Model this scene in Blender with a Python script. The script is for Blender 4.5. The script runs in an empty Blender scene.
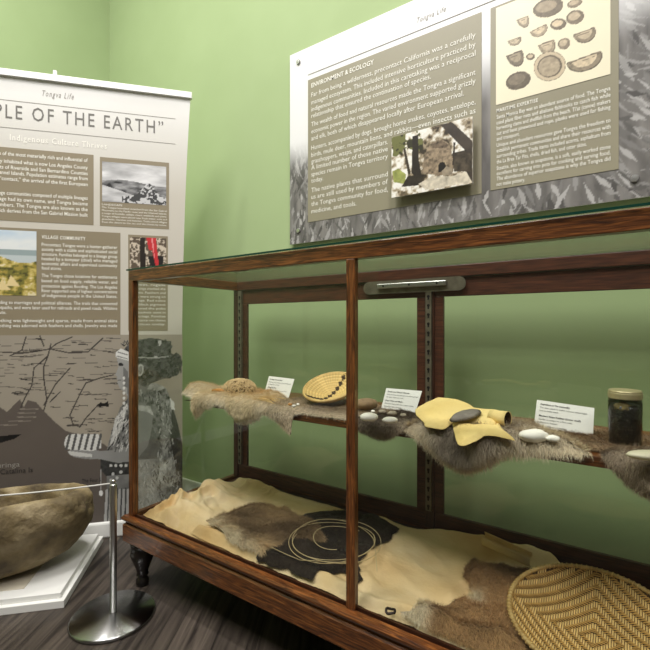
import bpy, math, random
import numpy as np
from mathutils import Vector
from mathutils.geometry import delaunay_2d_cdt
rng = np.random.RandomState(7); random.seed(7)
C = bpy.context.scene.collection
# ------------------------------------------------------------------ measuring: camera rays onto real planes
EYE_H = 1.1; FX = 438.0; CX = 325.0; CY = 326.0
FW = (-.565, .825); RT = (.825, .565)
def ray(px):
    r = (px-CX)/FX
    return r*RT[0]+FW[0], r*RT[1]+FW[1]
def atY(px, py, y):
    d = ray(px); t = y/d[1]; return (d[0]*t, y, EYE_H-(py-CY)*t/FX)
def atZ(px, py, z):
    d = ray(px); t = (EYE_H-z)*FX/(py-CY); return (d[0]*t, d[1]*t, z)
def slope_at(px, py, z0, s, yref):
    d = ray(px); k = (py-CY)/FX
    t = (EYE_H-z0+s*yref)/(k+s*d[1]); return (d[0]*t, d[1]*t, EYE_H-t*k)
B0 = (-1.98, 1.523); BD = (.659, .753); BN = (.753, -.659)
def on_banner(px, py):
    d = ray(px); D = d[0]*BD[1]-d[1]*BD[0]
    t = (B0[0]*BD[1]-B0[1]*BD[0])/D; u = (d[0]*B0[1]-d[1]*B0[0])/D
    return (-u, EYE_H-(py-CY)*t/FX)                 # a grows to the right
def banner_pt(a, b, off=0):
    return (B0[0]+a*BD[0]+off*BN[0], B0[1]+a*BD[1]+off*BN[1], b)
PY = 1.84
def on_panel(px, py):
    p = atY(px, py, PY); return (p[0], p[2])
def panel_pt(a, b, off=0): return (a, PY-off, b)

# ------------------------------------------------------------------ materials
def srgb(r, g, b):
    return tuple(((c/255)/12.92 if c/255 <= .04045 else ((c/255+.055)/1.055)**2.4) for c in (r, g, b))
def newmat(name):
    m = bpy.data.materials.new(name); m.use_nodes = True
    nt = m.node_tree; return m, nt, nt.nodes['Principled BSDF']
def setp(b, rough=.5, metal=0, spec=.5, coat=0, sheen=0):
    b.inputs['Roughness'].default_value = rough; b.inputs['Metallic'].default_value = metal
    b.inputs['Specular IOR Level'].default_value = spec
    b.inputs['Coat Weight'].default_value = coat; b.inputs['Sheen Weight'].default_value = sheen
def flat(name, col, **k):
    m, nt, b = newmat(name); b.inputs['Base Color'].default_value = (*col, 1); setp(b, **k); return m
def noise_mat(name, c1, c2, scale=8, stretch=(1, 1, 1), detail=6, bump=0, bscale=None, lo=.3, hi=.7, c3=None, dist=0, **k):
    m, nt, b = newmat(name); setp(b, **k); N = nt.nodes; L = nt.links
    tc = N.new('ShaderNodeTexCoord'); mp = N.new('ShaderNodeMapping'); mp.inputs['Scale'].default_value = stretch
    L.new(tc.outputs['Object'], mp.inputs['Vector'])
    n = N.new('ShaderNodeTexNoise'); n.inputs['Scale'].default_value = scale; n.inputs['Detail'].default_value = detail
    n.inputs['Distortion'].default_value = dist
    L.new(mp.outputs[0], n.inputs['Vector'])
    cr = N.new('ShaderNodeValToRGB'); e = cr.color_ramp.elements
    e[0].position = lo; e[0].color = (*c1, 1); e[1].position = hi; e[1].color = (*c2, 1)
    if c3: q = e.new((lo+hi)/2); q.color = (*c3, 1)
    L.new(n.outputs['Fac'], cr.inputs[0]); L.new(cr.outputs[0], b.inputs['Base Color'])
    if bump:
        n2 = N.new('ShaderNodeTexNoise'); n2.inputs['Scale'].default_value = bscale or scale*3; n2.inputs['Detail'].default_value = 8
        L.new(mp.outputs[0], n2.inputs['Vector'])
        bp = N.new('ShaderNodeBump'); bp.inputs['Strength'].default_value = bump; bp.inputs['Distance'].default_value = .01
        L.new(n2.outputs['Fac'], bp.inputs['Height']); L.new(bp.outputs[0], b.inputs['Normal'])
    return m
def attr_mat(name, **k):
    m, nt, b = newmat(name); setp(b, **k)
    a = nt.nodes.new('ShaderNodeAttribute'); a.attribute_name = 'Col'
    nt.links.new(a.outputs['Color'], b.inputs['Base Color']); return m
def glass_mat(name, tint=(.97, .98, .962)):
    m = bpy.data.materials.new(name); m.use_nodes = True; nt = m.node_tree; N = nt.nodes; N.clear(); L = nt.links
    o = N.new('ShaderNodeOutputMaterial'); mx = N.new('ShaderNodeMixShader'); t = N.new('ShaderNodeBsdfTransparent')
    t.inputs[0].default_value = (*tint, 1); g = N.new('ShaderNodeBsdfGlossy'); g.inputs['Roughness'].default_value = .01
    lw = N.new('ShaderNodeLayerWeight'); lw.inputs['Blend'].default_value = .5          # Schlick fresnel, the same from both sides
    pw = N.new('ShaderNodeMath'); pw.operation = 'POWER'; pw.inputs[1].default_value = 5; L.new(lw.outputs['Facing'], pw.inputs[0])
    f = N.new('ShaderNodeMath'); f.operation = 'MULTIPLY_ADD'; f.inputs[1].default_value = .9; f.inputs[2].default_value = .03; L.new(pw.outputs[0], f.inputs[0])
    L.new(f.outputs[0], mx.inputs[0]); L.new(t.outputs[0], mx.inputs[1]); L.new(g.outputs[0], mx.inputs[2]); L.new(mx.outputs[0], o.inputs[0])
    return m
WALL = noise_mat('green_wall_paint', srgb(162, 181, 133), srgb(167, 186, 138), scale=3, rough=.75, bump=.05, bscale=220, spec=.25)
CEILM = flat('ceiling_paint', srgb(235, 235, 228), rough=.9)
FARW = flat('taupe_wall_paint', srgb(104, 98, 88), rough=.9)
WHITE = flat('white_paint', srgb(238, 238, 232), rough=.45)
def wood(name, stretch):
    m = noise_mat(name, (.032, .010, .004), (.31, .110, .026), scale=7, stretch=stretch, lo=.30, hi=.74, c3=(.125, .040, .010), detail=9, dist=1.2, bump=.12, bscale=20, rough=.3, spec=.5, coat=.25)
    return m
WX = wood('mahogany_along', (1.6, 22, 22)); WY = wood('mahogany_across', (22, 1.6, 22)); WZ = wood('mahogany_upright', (22, 22, 1.6))
DARKWOOD = noise_mat('dark_turned_wood', (.006, .005, .004), (.02, .013, .009), scale=12, rough=.3)
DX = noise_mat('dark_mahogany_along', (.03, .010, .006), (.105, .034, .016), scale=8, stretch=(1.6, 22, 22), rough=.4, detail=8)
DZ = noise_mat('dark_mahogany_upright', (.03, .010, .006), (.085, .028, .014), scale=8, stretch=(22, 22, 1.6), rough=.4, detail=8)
GLASS = glass_mat('clear_glass'); GEDGE = flat('green_glass_edge', (.006, .045, .03), rough=.1)
STEEL = noise_mat('brushed_steel', (.30, .30, .29), (.38, .38, .37), scale=6, stretch=(1, 1, 1), rough=.26, metal=1)
_b = STEEL.node_tree.nodes['Principled BSDF']; _b.inputs['Anisotropic'].default_value = .8; _b.inputs['Anisotropic Rotation'].default_value = .25
_t = STEEL.node_tree.nodes.new('ShaderNodeTangent'); _t.direction_type = 'RADIAL'; _t.axis = 'Z'; STEEL.node_tree.links.new(_t.outputs[0], _b.inputs['Tangent'])
STEELB = flat('satin_steel_pole', (.55, .55, .53), rough=.33, metal=1)
ZINC = noise_mat('zinc_strip', srgb(104, 98, 84), srgb(132, 126, 110), scale=30, rough=.4, metal=.6)
BLACK = flat('black_slot', (.004, .004, .004), rough=.8)
def sheet_mat():
    m = noise_mat('banner_vinyl_print', srgb(222, 222, 217), srgb(232, 232, 228), scale=1.5, rough=.45); nt = m.node_tree; N = nt.nodes; L = nt.links; b = N['Principled BSDF']
    src = b.inputs['Base Color'].links[0].from_socket; tc = N.new('ShaderNodeTexCoord'); sp = N.new('ShaderNodeSeparateXYZ'); L.new(tc.outputs['Object'], sp.inputs[0])
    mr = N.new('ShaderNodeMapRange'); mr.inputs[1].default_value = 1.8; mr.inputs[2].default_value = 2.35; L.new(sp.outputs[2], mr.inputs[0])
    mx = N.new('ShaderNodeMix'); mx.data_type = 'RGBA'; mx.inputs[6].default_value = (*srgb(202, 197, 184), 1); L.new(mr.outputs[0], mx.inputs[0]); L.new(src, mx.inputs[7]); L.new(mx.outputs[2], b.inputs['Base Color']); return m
PRINT = attr_mat('printed_vinyl', rough=.5, spec=.3)
PRINTG = attr_mat('printed_panel', rough=.38, spec=.4)
WTXT = flat('white_lettering', srgb(243, 241, 230), rough=.6); GTXT = flat('grey_lettering', srgb(110, 108, 102), rough=.6)
KTXT = flat('black_lettering', srgb(40, 38, 36), rough=.6); STXT = flat('grey_soft_lettering', srgb(150, 146, 138), rough=.6)
OLIVE = noise_mat('olive_print', srgb(141, 136, 113), srgb(147, 141, 118), scale=3, rough=.45)
TAUPE = noise_mat('taupe_print', srgb(138, 127, 103), srgb(144, 133, 109), scale=3, rough=.5)
FUR = attr_mat('animal_fur', rough=.75, spec=.2, sheen=.15)
HIDE = noise_mat('tan_buckskin', srgb(206, 168, 112), srgb(248, 228, 190), scale=2.6, lo=.32, hi=.68, bump=.35, bscale=60, rough=.8, spec=.2, c3=srgb(232, 202, 152))  # mottling mixes the hide's own variation with lit differences put into the colour
YHIDE = noise_mat('yellow_buckskin', srgb(230, 202, 130), srgb(242, 218, 152), scale=9, bump=.25, bscale=70, rough=.85, spec=.15)
STONE = noise_mat('river_stone', srgb(84, 72, 52), srgb(172, 156, 122), scale=9, lo=.3, hi=.72, bump=.9, bscale=34, rough=.75, c3=srgb(128, 112, 78), detail=10)
PEB = noise_mat('grey_pebble', srgb(120, 110, 94), srgb(176, 164, 144), scale=40, rough=.7)
BSTONE = noise_mat('slate_grey_stone', srgb(104, 98, 90), srgb(132, 125, 116), scale=30, rough=.8, bump=.3)
RSTONE = noise_mat('brown_rock', srgb(116, 94, 68), srgb(176, 148, 112), scale=25, rough=.8, bump=.3)
SHELL = flat('white_shell', srgb(250, 246, 236), rough=.5)
PAPER = flat('white_card', srgb(244, 244, 240), rough=.7)
MATB = flat('beige_sheet', srgb(206, 198, 178), rough=.8)
STRAW = noise_mat('straw', srgb(176, 138, 74), srgb(222, 190, 124), scale=40, rough=.6)
STRAWD = flat('dark_straw', srgb(70, 48, 22), rough=.8)
RIMS = noise_mat('rim_straw', srgb(160, 128, 72), srgb(212, 184, 124), scale=30, rough=.6)
REED = flat('pale_reed', srgb(196, 176, 132), rough=.5)
CORDM = flat('white_cord', srgb(205, 203, 196), rough=.6)
NETM = noise_mat('net_fibre', srgb(214, 182, 132), srgb(240, 214, 168), scale=60, rough=.8)
NETD = flat('net_shadow_fibre', srgb(120, 88, 50), rough=.9)
BAS = attr_mat('coiled_straw', rough=.65, spec=.3)
TAR = noise_mat('black_tar', (.004, .004, .004), (.02, .018, .014), scale=30, rough=.35, bump=.5)
LID = noise_mat('gold_lid', srgb(170, 158, 118), srgb(196, 184, 144), scale=30, rough=.4, metal=.35)
ORANGE = flat('orange_wood', srgb(186, 128, 62), rough=.6)
def floor_mat():
    m, nt, b = newmat('vinyl_plank_floor'); N = nt.nodes; L = nt.links; setp(b, rough=.42, spec=.4)
    tc = N.new('ShaderNodeTexCoord'); mp = N.new('ShaderNodeMapping'); mp.inputs['Rotation'].default_value = (0, 0, math.radians(FLOOR_ROT))
    L.new(tc.outputs['Object'], mp.inputs['Vector'])
    br = N.new('ShaderNodeTexBrick'); br.inputs['Scale'].default_value = 1; br.inputs['Brick Width'].default_value = 1.2; br.inputs['Row Height'].default_value = .15
    br.inputs['Mortar Size'].default_value = .0012; br.inputs['Color1'].default_value = (.62, .62, .62, 1); br.inputs['Color2'].default_value = (1, 1, 1, 1); br.inputs['Mortar'].default_value = (.2, .2, .2, 1)
    L.new(mp.outputs[0], br.inputs['Vector'])
    m2 = N.new('ShaderNodeMapping'); m2.inputs['Scale'].default_value = (1.6, 26, 1); L.new(mp.outputs[0], m2.inputs['Vector'])
    n = N.new('ShaderNodeTexNoise'); n.inputs['Scale'].default_value = 1.8; n.inputs['Detail'].default_value = 8; n.inputs['Distortion'].default_value = .6; L.new(m2.outputs[0], n.inputs['Vector'])
    cr = N.new('ShaderNodeValToRGB'); e = cr.color_ramp.elements; e[0].position = .32; e[0].color = (*srgb(44, 38, 34), 1); e[1].position = .7; e[1].color = (*srgb(98, 88, 78), 1)
    L.new(n.outputs['Fac'], cr.inputs[0])
    mx = N.new('ShaderNodeMix'); mx.data_type = 'RGBA'; mx.blend_type = 'MULTIPLY'; mx.inputs[0].default_value = .8
    L.new(cr.outputs[0], mx.inputs[6]); L.new(br.outputs['Color'], mx.inputs[7]); L.new(mx.outputs[2], b.inputs['Base Color'])
    return m
FLOOR_ROT = 58
FLOOR = floor_mat()

# ------------------------------------------------------------------ mesh helpers
class MB:
    def __init__(s): s.v = []; s.f = []; s.c = []; s.col = None
    def add(s, vs, fs, col=None):
        o = len(s.v); s.v += [tuple(map(float, p)) for p in vs]; s.f += [tuple(i+o for i in f) for f in fs]
        s.c += [col or s.col or (1, 1, 1)]*len(vs); return s
    def box(s, x0, x1, y0, y1, z0, z1, col=None):
        return s.add([(x0, y0, z0), (x1, y0, z0), (x1, y1, z0), (x0, y1, z0), (x0, y0, z1), (x1, y0, z1), (x1, y1, z1), (x0, y1, z1)],
                     [(0, 3, 2, 1), (4, 5, 6, 7), (0, 1, 5, 4), (1, 2, 6, 5), (2, 3, 7, 6), (3, 0, 4, 7)], col)
    def obox(s, c, ax, ay, hx, hy, z0, z1, col=None):
        P = []
        for z in (z0, z1):
            for a, b in ((-1, -1), (1, -1), (1, 1), (-1, 1)):
                P.append((c[0]+ax[0]*a*hx+ay[0]*b*hy, c[1]+ax[1]*a*hx+ay[1]*b*hy, z))
        return s.add(P, [(0, 3, 2, 1), (4, 5, 6, 7), (0, 1, 5, 4), (1, 2, 6, 5), (2, 3, 7, 6), (3, 0, 4, 7)], col)
    def tube(s, path, r, n=8, closed=False, col=None, cap=True):
        path = [Vector(p) for p in path]; m = len(path); vs = []; up = None
        for i, p in enumerate(path):
            a = path[(i-1) % m] if (closed or i > 0) else p; b = path[(i+1) % m] if (closed or i < m-1) else p
            t = (b-a).normalized()
            if up is None: up = Vector((0, 0, 1)) if abs(t.z) < .9 else Vector((1, 0, 0))
            x = t.cross(up).normalized(); y = x.cross(t).normalized(); up = y
            rr = r[i] if hasattr(r, '__len__') else r
            for k in range(n):
                q = 2*math.pi*k/n; vs.append(p+x*math.cos(q)*rr+y*math.sin(q)*rr)
        fs = []
        for i in range(m if closed else m-1):
            for k in range(n):
                a = i*n+k; b = i*n+(k+1) % n; c = ((i+1) % m)*n+(k+1) % n; d = ((i+1) % m)*n+k; fs.append((a, b, c, d))
        if cap and not closed: fs += [tuple(range(n-1, -1, -1)), tuple((m-1)*n+k for k in range(n))]
        return s.add(vs, fs, col)
    def lathe(s, prof, c, n=32, axis=None, col=None):
        vs = []; ax = Vector(axis).normalized() if axis else Vector((0, 0, 1))
        X = ax.orthogonal().normalized() if axis else Vector((1, 0, 0)); Yv = ax.cross(X); c = Vector(c)
        for r, z in prof:
            for k in range(n):
                q = 2*math.pi*k/n; vs.append(c+ax*z+X*r*math.cos(q)+Yv*r*math.sin(q))
        fs = [(i*n+k, i*n+(k+1) % n, (i+1)*n+(k+1) % n, (i+1)*n+k) for i in range(len(prof)-1) for k in range(n)]
        fs += [tuple(range(n-1, -1, -1)), tuple((len(prof)-1)*n+k for k in range(n))]
        return s.add(vs, fs, col)
    def prism(s, poly, thick, col=None):         # poly: 3D points; thick: offset vector
        n = len(poly); t = Vector(thick); vs = [Vector(p) for p in poly]+[Vector(p)+t for p in poly]
        return s.add(vs, [tuple(range(n)), tuple(range(2*n-1, n-1, -1))]+[(i, i+n, (i+1) % n+n, (i+1) % n) for i in range(n)], col)
    def build(s, name, m, parent=None, smooth=False, bevel=0, colors=False, solid=0):
        me = bpy.data.meshes.new(name)
        off = Vector(parent_loc(parent)) if parent else Vector((0, 0, 0))
        me.from_pydata([tuple(Vector(p)-off) for p in s.v], [], s.f)
        if colors: setcols(me, np.array(s.c))
        me.materials.append(m); o = bpy.data.objects.new(name, me); C.objects.link(o)
        if parent: o.parent = parent
        if smooth: me.polygons.foreach_set('use_smooth', [True]*len(me.polygons))
        fixn(me)
        if solid: q = o.modifiers.new('thickness', 'SOLIDIFY'); q.thickness = solid; q.offset = 0
        if bevel: q = o.modifiers.new('bevel', 'BEVEL'); q.width = bevel; q.segments = 2; q.limit_method = 'ANGLE'
        return o
import bmesh
def fixn(me):
    if len(me.polygons) > 30000: return
    bm = bmesh.new(); bm.from_mesh(me); bmesh.ops.recalc_face_normals(bm, faces=bm.faces); bm.to_mesh(me); bm.free()
def parent_loc(p):
    v = Vector((0, 0, 0))
    while p: v = v+p.location; p = p.parent
    return v
def setcols(me, c):
    a = me.color_attributes.new('Col', 'FLOAT_COLOR', 'POINT')
    d = np.ones((len(me.vertices), 4), dtype=np.float32); d[:, :3] = c; a.data.foreach_set('color', d.ravel())
def tag(o, label=None, cat=None, group=None, kind=None):
    if label: o['label'] = label
    if cat: o['category'] = cat
    if group: o['group'] = group
    if kind: o['kind'] = kind
    return o
def thing(name, loc, label, cat, group=None):
    o = bpy.data.objects.new(name, None); C.objects.link(o); o.location = loc; o.empty_display_size = .05
    return tag(o, label, cat, group)
def struct(name, mb, m, **k): return tag(mb.build(name, m, **k), kind='structure')
def npmesh(name, V, F, m, parent=None, cols=None, smooth=True):
    me = bpy.data.meshes.new(name); off = np.array(parent_loc(parent)) if parent else 0
    me.from_pydata((np.asarray(V)-off).tolist(), [], F if isinstance(F, list) else F.tolist())
    if cols is not None: setcols(me, cols)
    me.materials.append(m); o = bpy.data.objects.new(name, me); C.objects.link(o); o.parent = parent
    if smooth: me.polygons.foreach_set('use_smooth', [True]*len(me.polygons))
    return o
def mixc(c1, c2, t): t = np.clip(t, 0, 1)[:, None]; return np.array(c1)*(1-t)+np.array(c2)*t
# smooth value noise
_P = rng.rand(64, 64, 64).astype(np.float32)
def vnoise(x, y, z=0.):
    x = np.asarray(x, float); y = np.asarray(y, float); z = np.zeros_like(x)+z
    xi = np.floor(x).astype(int); yi = np.floor(y).astype(int); zi = np.floor(z).astype(int)
    fx = x-xi; fy = y-yi; fz = z-zi; s = lambda t: t*t*(3-2*t); fx, fy, fz = s(fx), s(fy), s(fz)
    def g(a, b, c): return _P[(xi+a) % 64, (yi+b) % 64, (zi+c) % 64]
    r = 0
    for a in (0, 1):
        for b in (0, 1):
            for c in (0, 1):
                r = r+g(a, b, c)*(fx if a else 1-fx)*(fy if b else 1-fy)*(fz if c else 1-fz)
    return r-.5
def fbm(x, y, z=0., o=4):
    r = 0; a = 1
    for i in range(o): r = r+a*vnoise(x*2**i, y*2**i, z*2**i+i*7.3); a *= .5
    return r

# ------------------------------------------------------------------ printed pictures (colour per vertex of a flat sheet)
class Canvas:
    def __init__(s, a0, a1, b0, b1, step, mp=None):
        s.nx = int((a1-a0)/step)+1; s.ny = int((b1-b0)/step)+1
        s.A, s.B = np.meshgrid(np.linspace(a0, a1, s.nx), np.linspace(b0, b1, s.ny)); s.img = np.zeros((s.ny, s.nx, 3)); s.mp = mp
    def fill(s, c): s.img[:] = c
    def mask(s, pts, conv=True):
        if conv and s.mp: pts = [s.mp(*p) for p in pts]
        m = np.zeros(s.A.shape, bool); n = len(pts)
        for i in range(n):
            x0, y0 = pts[i]; x1, y1 = pts[(i+1) % n]
            if y0 == y1: continue
            c = ((y0 > s.B) != (y1 > s.B)) & (s.A < (x1-x0)*(s.B-y0)/(y1-y0)+x0); m ^= c
        return m
    def poly(s, pts, c, noise=0, ns=60, conv=True, a=1.):
        m = s.mask(pts, conv); c = np.array(c)
        if noise:
            k = 1+noise*2*fbm(s.A[m]*ns, s.B[m]*ns, 1.5)[:, None]; s.img[m] = s.img[m]*(1-a)+a*np.clip(c*k, 0, 1)
        else: s.img[m] = s.img[m]*(1-a)+a*c
    def line(s, pts, w, c, conv=True):
        if conv and s.mp: pts = [s.mp(*p) for p in pts]
        m = np.zeros(s.A.shape, bool)
        for (x0, y0), (x1, y1) in zip(pts[:-1], pts[1:]):
            dx, dy = x1-x0, y1-y0; L = dx*dx+dy*dy+1e-12
            t = np.clip(((s.A-x0)*dx+(s.B-y0)*dy)/L, 0, 1); m |= np.hypot(s.A-x0-t*dx, s.B-y0-t*dy) < w
        s.img[m] = c
    def ell(s, cx, cy, rx, ry, ang, c, **k):
        q = math.radians(ang); P = []
        for i in range(28):
            t = 2*math.pi*i/28; x = rx*math.cos(t); y = ry*math.sin(t); P.append((cx+x*math.cos(q)-y*math.sin(q), cy+x*math.sin(q)+y*math.cos(q)))
        s.poly(P, c, **k)
    def build(s, name, to3, m, parent, off):
        V = np.array([to3(a, b, off) for a, b in zip(s.A.ravel(), s.B.ravel())]); nx = s.nx
        i, j = np.meshgrid(np.arange(nx-1), np.arange(s.ny-1)); q = (j*nx+i).ravel()
        return npmesh(name, V, np.stack([q, q+1, q+nx+1, q+nx], 1), m, parent, s.img.reshape(-1, 3), smooth=False)
def sheet(name, to3, a0, a1, b0, b1, off, m, parent, th=.0008):
    mb = MB(); P = [to3(a, b, o) for o in (off-th, off) for a, b in ((a0, b0), (a1, b0), (a1, b1), (a0, b1))]
    mb.add(P, [(0, 3, 2, 1), (4, 5, 6, 7), (0, 1, 5, 4), (1, 2, 6, 5), (2, 3, 7, 6), (3, 0, 4, 7)]); return mb.build(name, m, parent)
_tc = {}
def glyphs(txt, bold=0, shear=0, spacing=1):
    k = (txt, bold, shear, spacing)
    if k in _tc: return _tc[k]
    cu = bpy.data.curves.new('lettering', 'FONT'); cu.body = txt; cu.size = 1; cu.resolution_u = 2; cu.offset = bold; cu.shear = shear; cu.space_character = spacing
    o = bpy.data.objects.new('lettering', cu); C.objects.link(o); dg = bpy.context.evaluated_depsgraph_get()
    me = bpy.data.meshes.new_from_object(o.evaluated_get(dg)); V = [tuple(v.co) for v in me.vertices]; Fs = [tuple(p.vertices) for p in me.polygons]
    bpy.data.objects.remove(o); bpy.data.curves.remove(cu); bpy.data.meshes.remove(me)
    _tc[k] = (V, Fs); return V, Fs
def text(name, lines, to3, off, m, parent, bold=0, shear=0, spacing=1):
    """lines: (string, a0, a1 or None, baseline b, cap size)"""
    mb = MB()
    for (t, a0, a1, b, size) in lines:
        V, Fs = glyphs(t, bold, shear, spacing)
        if not V: continue
        x0 = min(v[0] for v in V); x1 = max(v[0] for v in V); sx = size if a1 is None else (a1-a0)/(x1-x0)
        mb.add([to3(a0+(v[0]-x0)*sx, b+v[1]*size, off) for v in V], Fs)
    me = bpy.data.meshes.new(name); o = parent_loc(parent); me.from_pydata([tuple(Vector(p)-o) for p in mb.v], [], mb.f)
    me.materials.append(m); ob = bpy.data.objects.new(name, me); C.objects.link(ob); ob.parent = parent; return ob

# ================================================================== ROOM
XL, XR, YF, YB, ZC = -3.3, 3.8, -4.2, 1.86, 4.5
struct('floor', MB().box(XL-.1, XR+.1, YF-.1, YB+.1, -.1, 0), FLOOR)
struct('ceiling', MB().box(XL-.1, XR+.1, YF-.1, YB+.1, ZC, ZC+.1), CEILM)
struct('wall_back', MB().box(XL-.1, XR+.1, YB, YB+.1, 0, ZC), WALL)
struct('wall_left', MB().box(XL-.1, XL, YF, YB, 0, ZC), WALL)
struct('wall_right', MB().box(XR, XR+.1, YF, YB, 0, ZC), FARW)
struct('wall_front', MB().box(XL-.1, XR+.1, YF-.1, YF, 0, ZC), FARW)
def skirting(name, x0, x1, y0, y1):
    struct(name, MB().box(x0, x1, y0, y1, 0, .1), WHITE, bevel=.004)
skirting('baseboard_back', XL, XR, YB-.014, YB); skirting('baseboard_left', XL, XL+.014, YF, YB-.014)

# ================================================================== BANNER
bn = thing('pull_up_banner', banner_pt(-.6, 0), 'tall white roll-up banner with a printed map and a black and white portrait', 'banner')
def edge_in(z):            # the sheet waists in a little between rail and base
    t = (z-.08)/(2.35-.08); return .048*t**3-.006
def bsheet():
    mb = MB(); n = 24
    for i in range(n+1):
        z = .08+(2.335-.08)*i/n; e = edge_in(z)
        for a in (-1.21-e, -.9, -.6, -.3, e):
            for o in (0, -.002): mb.v.append(banner_pt(a, z, o)); mb.c.append((1, 1, 1))
    for i in range(n):
        for j in range(4):
            for s_ in (0, 1):
                a = i*10+j*2+s_; mb.f.append((a, a+2, a+12, a+10))
    return mb
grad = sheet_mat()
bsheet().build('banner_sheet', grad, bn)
mb = MB(); mb.obox(banner_pt(-.605, 0, 0)[:2], BD, BN, .655, .012, 2.335, 2.37); mb.build('top_rail', flat('rail_white', srgb(240, 240, 236), rough=.4), bn, bevel=.003)
mb = MB(); mb.obox(banner_pt(-.605, 0, .0135)[:2], BD, BN, .652, .0012, 2.3338, 2.3352); mb.build('rail_shadow_strip', KTXT, bn)  # black strip stands in for the shadow line under the rail
mb = MB(); mb.obox(banner_pt(-.605, 0, -.06)[:2], BD, BN, .64, .075, .0, .082); mb.build('base', WHITE, bn, bevel=.01)
mb = MB(); mb.tube([banner_pt(-.61, .08, -.05), banner_pt(-.61, 2.38, -.03)], .011, 8); mb.build('support_pole', STEELB, bn)
mb = MB(); mb.obox(banner_pt(-.615, 0, 0)[:2], BD, BN, .008, .006, 2.37, 2.395); mb.build('pole_clip', WHITE, bn)
def bz(px, py): return on_banner(px, py)[1]
for (z0, n) in ((2.219, 'rule'), (2.083, 'rule')): sheet(n, banner_pt, -1.17, -.036, z0-.0012, z0+.0012, .001, STXT, bn)
text('title_lettering', [('“PEOPLE OF THE EARTH”', -1.08, -.098, 2.130, .098)], banner_pt, .0012, GTXT, bn, spacing=1.25)
text('header_lettering', [('Tongva Life', -.672, -.53, 2.26, .042)], banner_pt, .0012, STXT, bn, shear=.35, spacing=1.3)
text('subtitle_lettering', [('Indigenous Culture Thrives', -.815, -.375, 2.022, .042)], banner_pt, .0012, WTXT, bn, bold=.012, spacing=1.2)
sheet('text_block', banner_pt, -1.15, -.438, 1.622, 1.985, .001, TAUPE, bn)
sheet('text_block', banner_pt, -1.15, -.31, 1.054, 1.588, .001, TAUPE, bn)
sheet('caption_block', banner_pt, -.408, -.069, 1.621, 1.978, .001, TAUPE, bn)
sheet('caption_block', banner_pt, -.272, -.075, 1.075, 1.582, .001, TAUPE, bn)
L1 = ['one of the most materially rich and influential of', 'they inhabited what is now Los Angeles County', 'parts of Riverside and San Bernardino Counties', 'Channel Islands. Population estimates range from', 'of “contact,” the arrival of the first European', None,
      'village communities composed of multiple lineages', 'village had its own name, and Tongva became', 'members. The Tongva are also known as the', 'which derives from the San Gabriel Mission built']
ys = [160, 167.2, 173, 178.2, 184, 0, 197.7, 203.4, 209, 214.6]
text('body_lettering', [(t, -.885, -.465, bz(88, y)-.012, .027) for t, y in zip(L1, ys) if t], banner_pt, .002, WTXT, bn, bold=.008)
L2 = ['Precontact Tongva were a hunter-gatherer', 'society with a stable and sophisticated social', 'structure. Families belonged to a lineage group', 'headed by a tomyaar (chief) who managed', 'economic affairs and supervised community', 'food stores.', None,
      'The Tongva chose locations for settlements', 'based on food supply, reliable water, and', 'protection against flooding. The Los Angeles', 'River supported one of highest concentrations', 'of indigenous people in the United States.']
y2 = [95, 119, 143, 166, 190, 213, 0, 250, 276, 302, 326, 350]
aL, aR = -.675, -.325
ln = []
for t, v in zip(L2, y2):
    if t: ln.append((t, aL, aR if len(t) > 20 else aL+.09, bz(42, 225+v/5)-.010, .024))
ln2 = [('leading to marriages and political alliances. The trails that connected', 385), ('footpaths, and were later used for railroads and paved roads. Wilshire', 410), ('route.', 434), ('clothing was lightweight and sparse, made from animal skins', 474), ('Clothing was adorned with feathers and shells. Jewelry was made', 499)]
for t, v in ln2: ln.append((t, -.88, aR if len(t) > 20 else -.83, bz(42, 225+v/5)-.012, .024))
text('body_lettering', ln, banner_pt, .002, WTXT, bn, bold=.008)
text('heading_lettering', [('VILLAGE COMMUNITY', aL, -.475, bz(42, 237)-.008, .025)], banner_pt, .002, WTXT, bn, bold=.015, spacing=1.15)
cap1 = ['LANDSCAPE', 'The Tongva homeland stretched from the San Gabriel', 'Mountains to the Pacific coast and the Channel Islands,', 'a range of foothills, valleys, rivers, wetlands and shore.', 'Tongva villages were placed near fresh water, oaks and', 'grasslands, marshes and beaches. Trails joined villages', 'from the desert to the sea and the islands by canoe.']
text('caption_lettering', [(t, -.398, -.30 if i == 0 else -.08, 1.728-i*.0152, .013) for i, t in enumerate(cap1)], banner_pt, .002, WTXT, bn)
cap2 = ['INGENUITY', 'Dances, regalia', 'and songs marked the', 'seasons. Feathers and', 'shells were strung on', 'cordage. Red ochre', 'and black pigment', 'coloured the poles', 'and baskets used in', 'gatherings. Families', 'still carry on these', 'practices today.']
text('caption_lettering', [(t, -.262, -.19 if i == 0 else -.087, 1.335-i*.021, .017) for i, t in enumerate(cap2)], banner_pt, .002, WTXT, bn)
# landscape photo
cv = Canvas(-.397, -.083, 1.748, 1.955, .003, on_banner); g = lambda v: srgb(v, v, int(v*.99))
H_ = (cv.B-1.748)/.207; X_ = (cv.A+.397)/.314
sky = .5+.45*fbm(X_*3, H_*7, 3)+.25*(1-H_)
cv.img[:] = np.clip(sky, .08, .85)[..., None]
m = H_ < .52+.05*np.sin(X_*5); cv.img[m] = (np.clip(.2+.4*fbm(X_*9, H_*16, 5), .02, .8))[m][:, None]
m = (H_ < .42-.45*X_); cv.img[m] = (np.clip(.5+.4*fbm(X_*4, H_*9, 8), .1, .85))[m][:, None]
m = (H_ < .18+.35*np.exp(-((X_-.72)/.14)**2)) & (X_ > .3); cv.img[m] = np.where(fbm(X_*30, H_*22, 2) > .05, .6, .06)[m][:, None]
cv.build('landscape_photo', banner_pt, PRINT, bn, .002)
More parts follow.
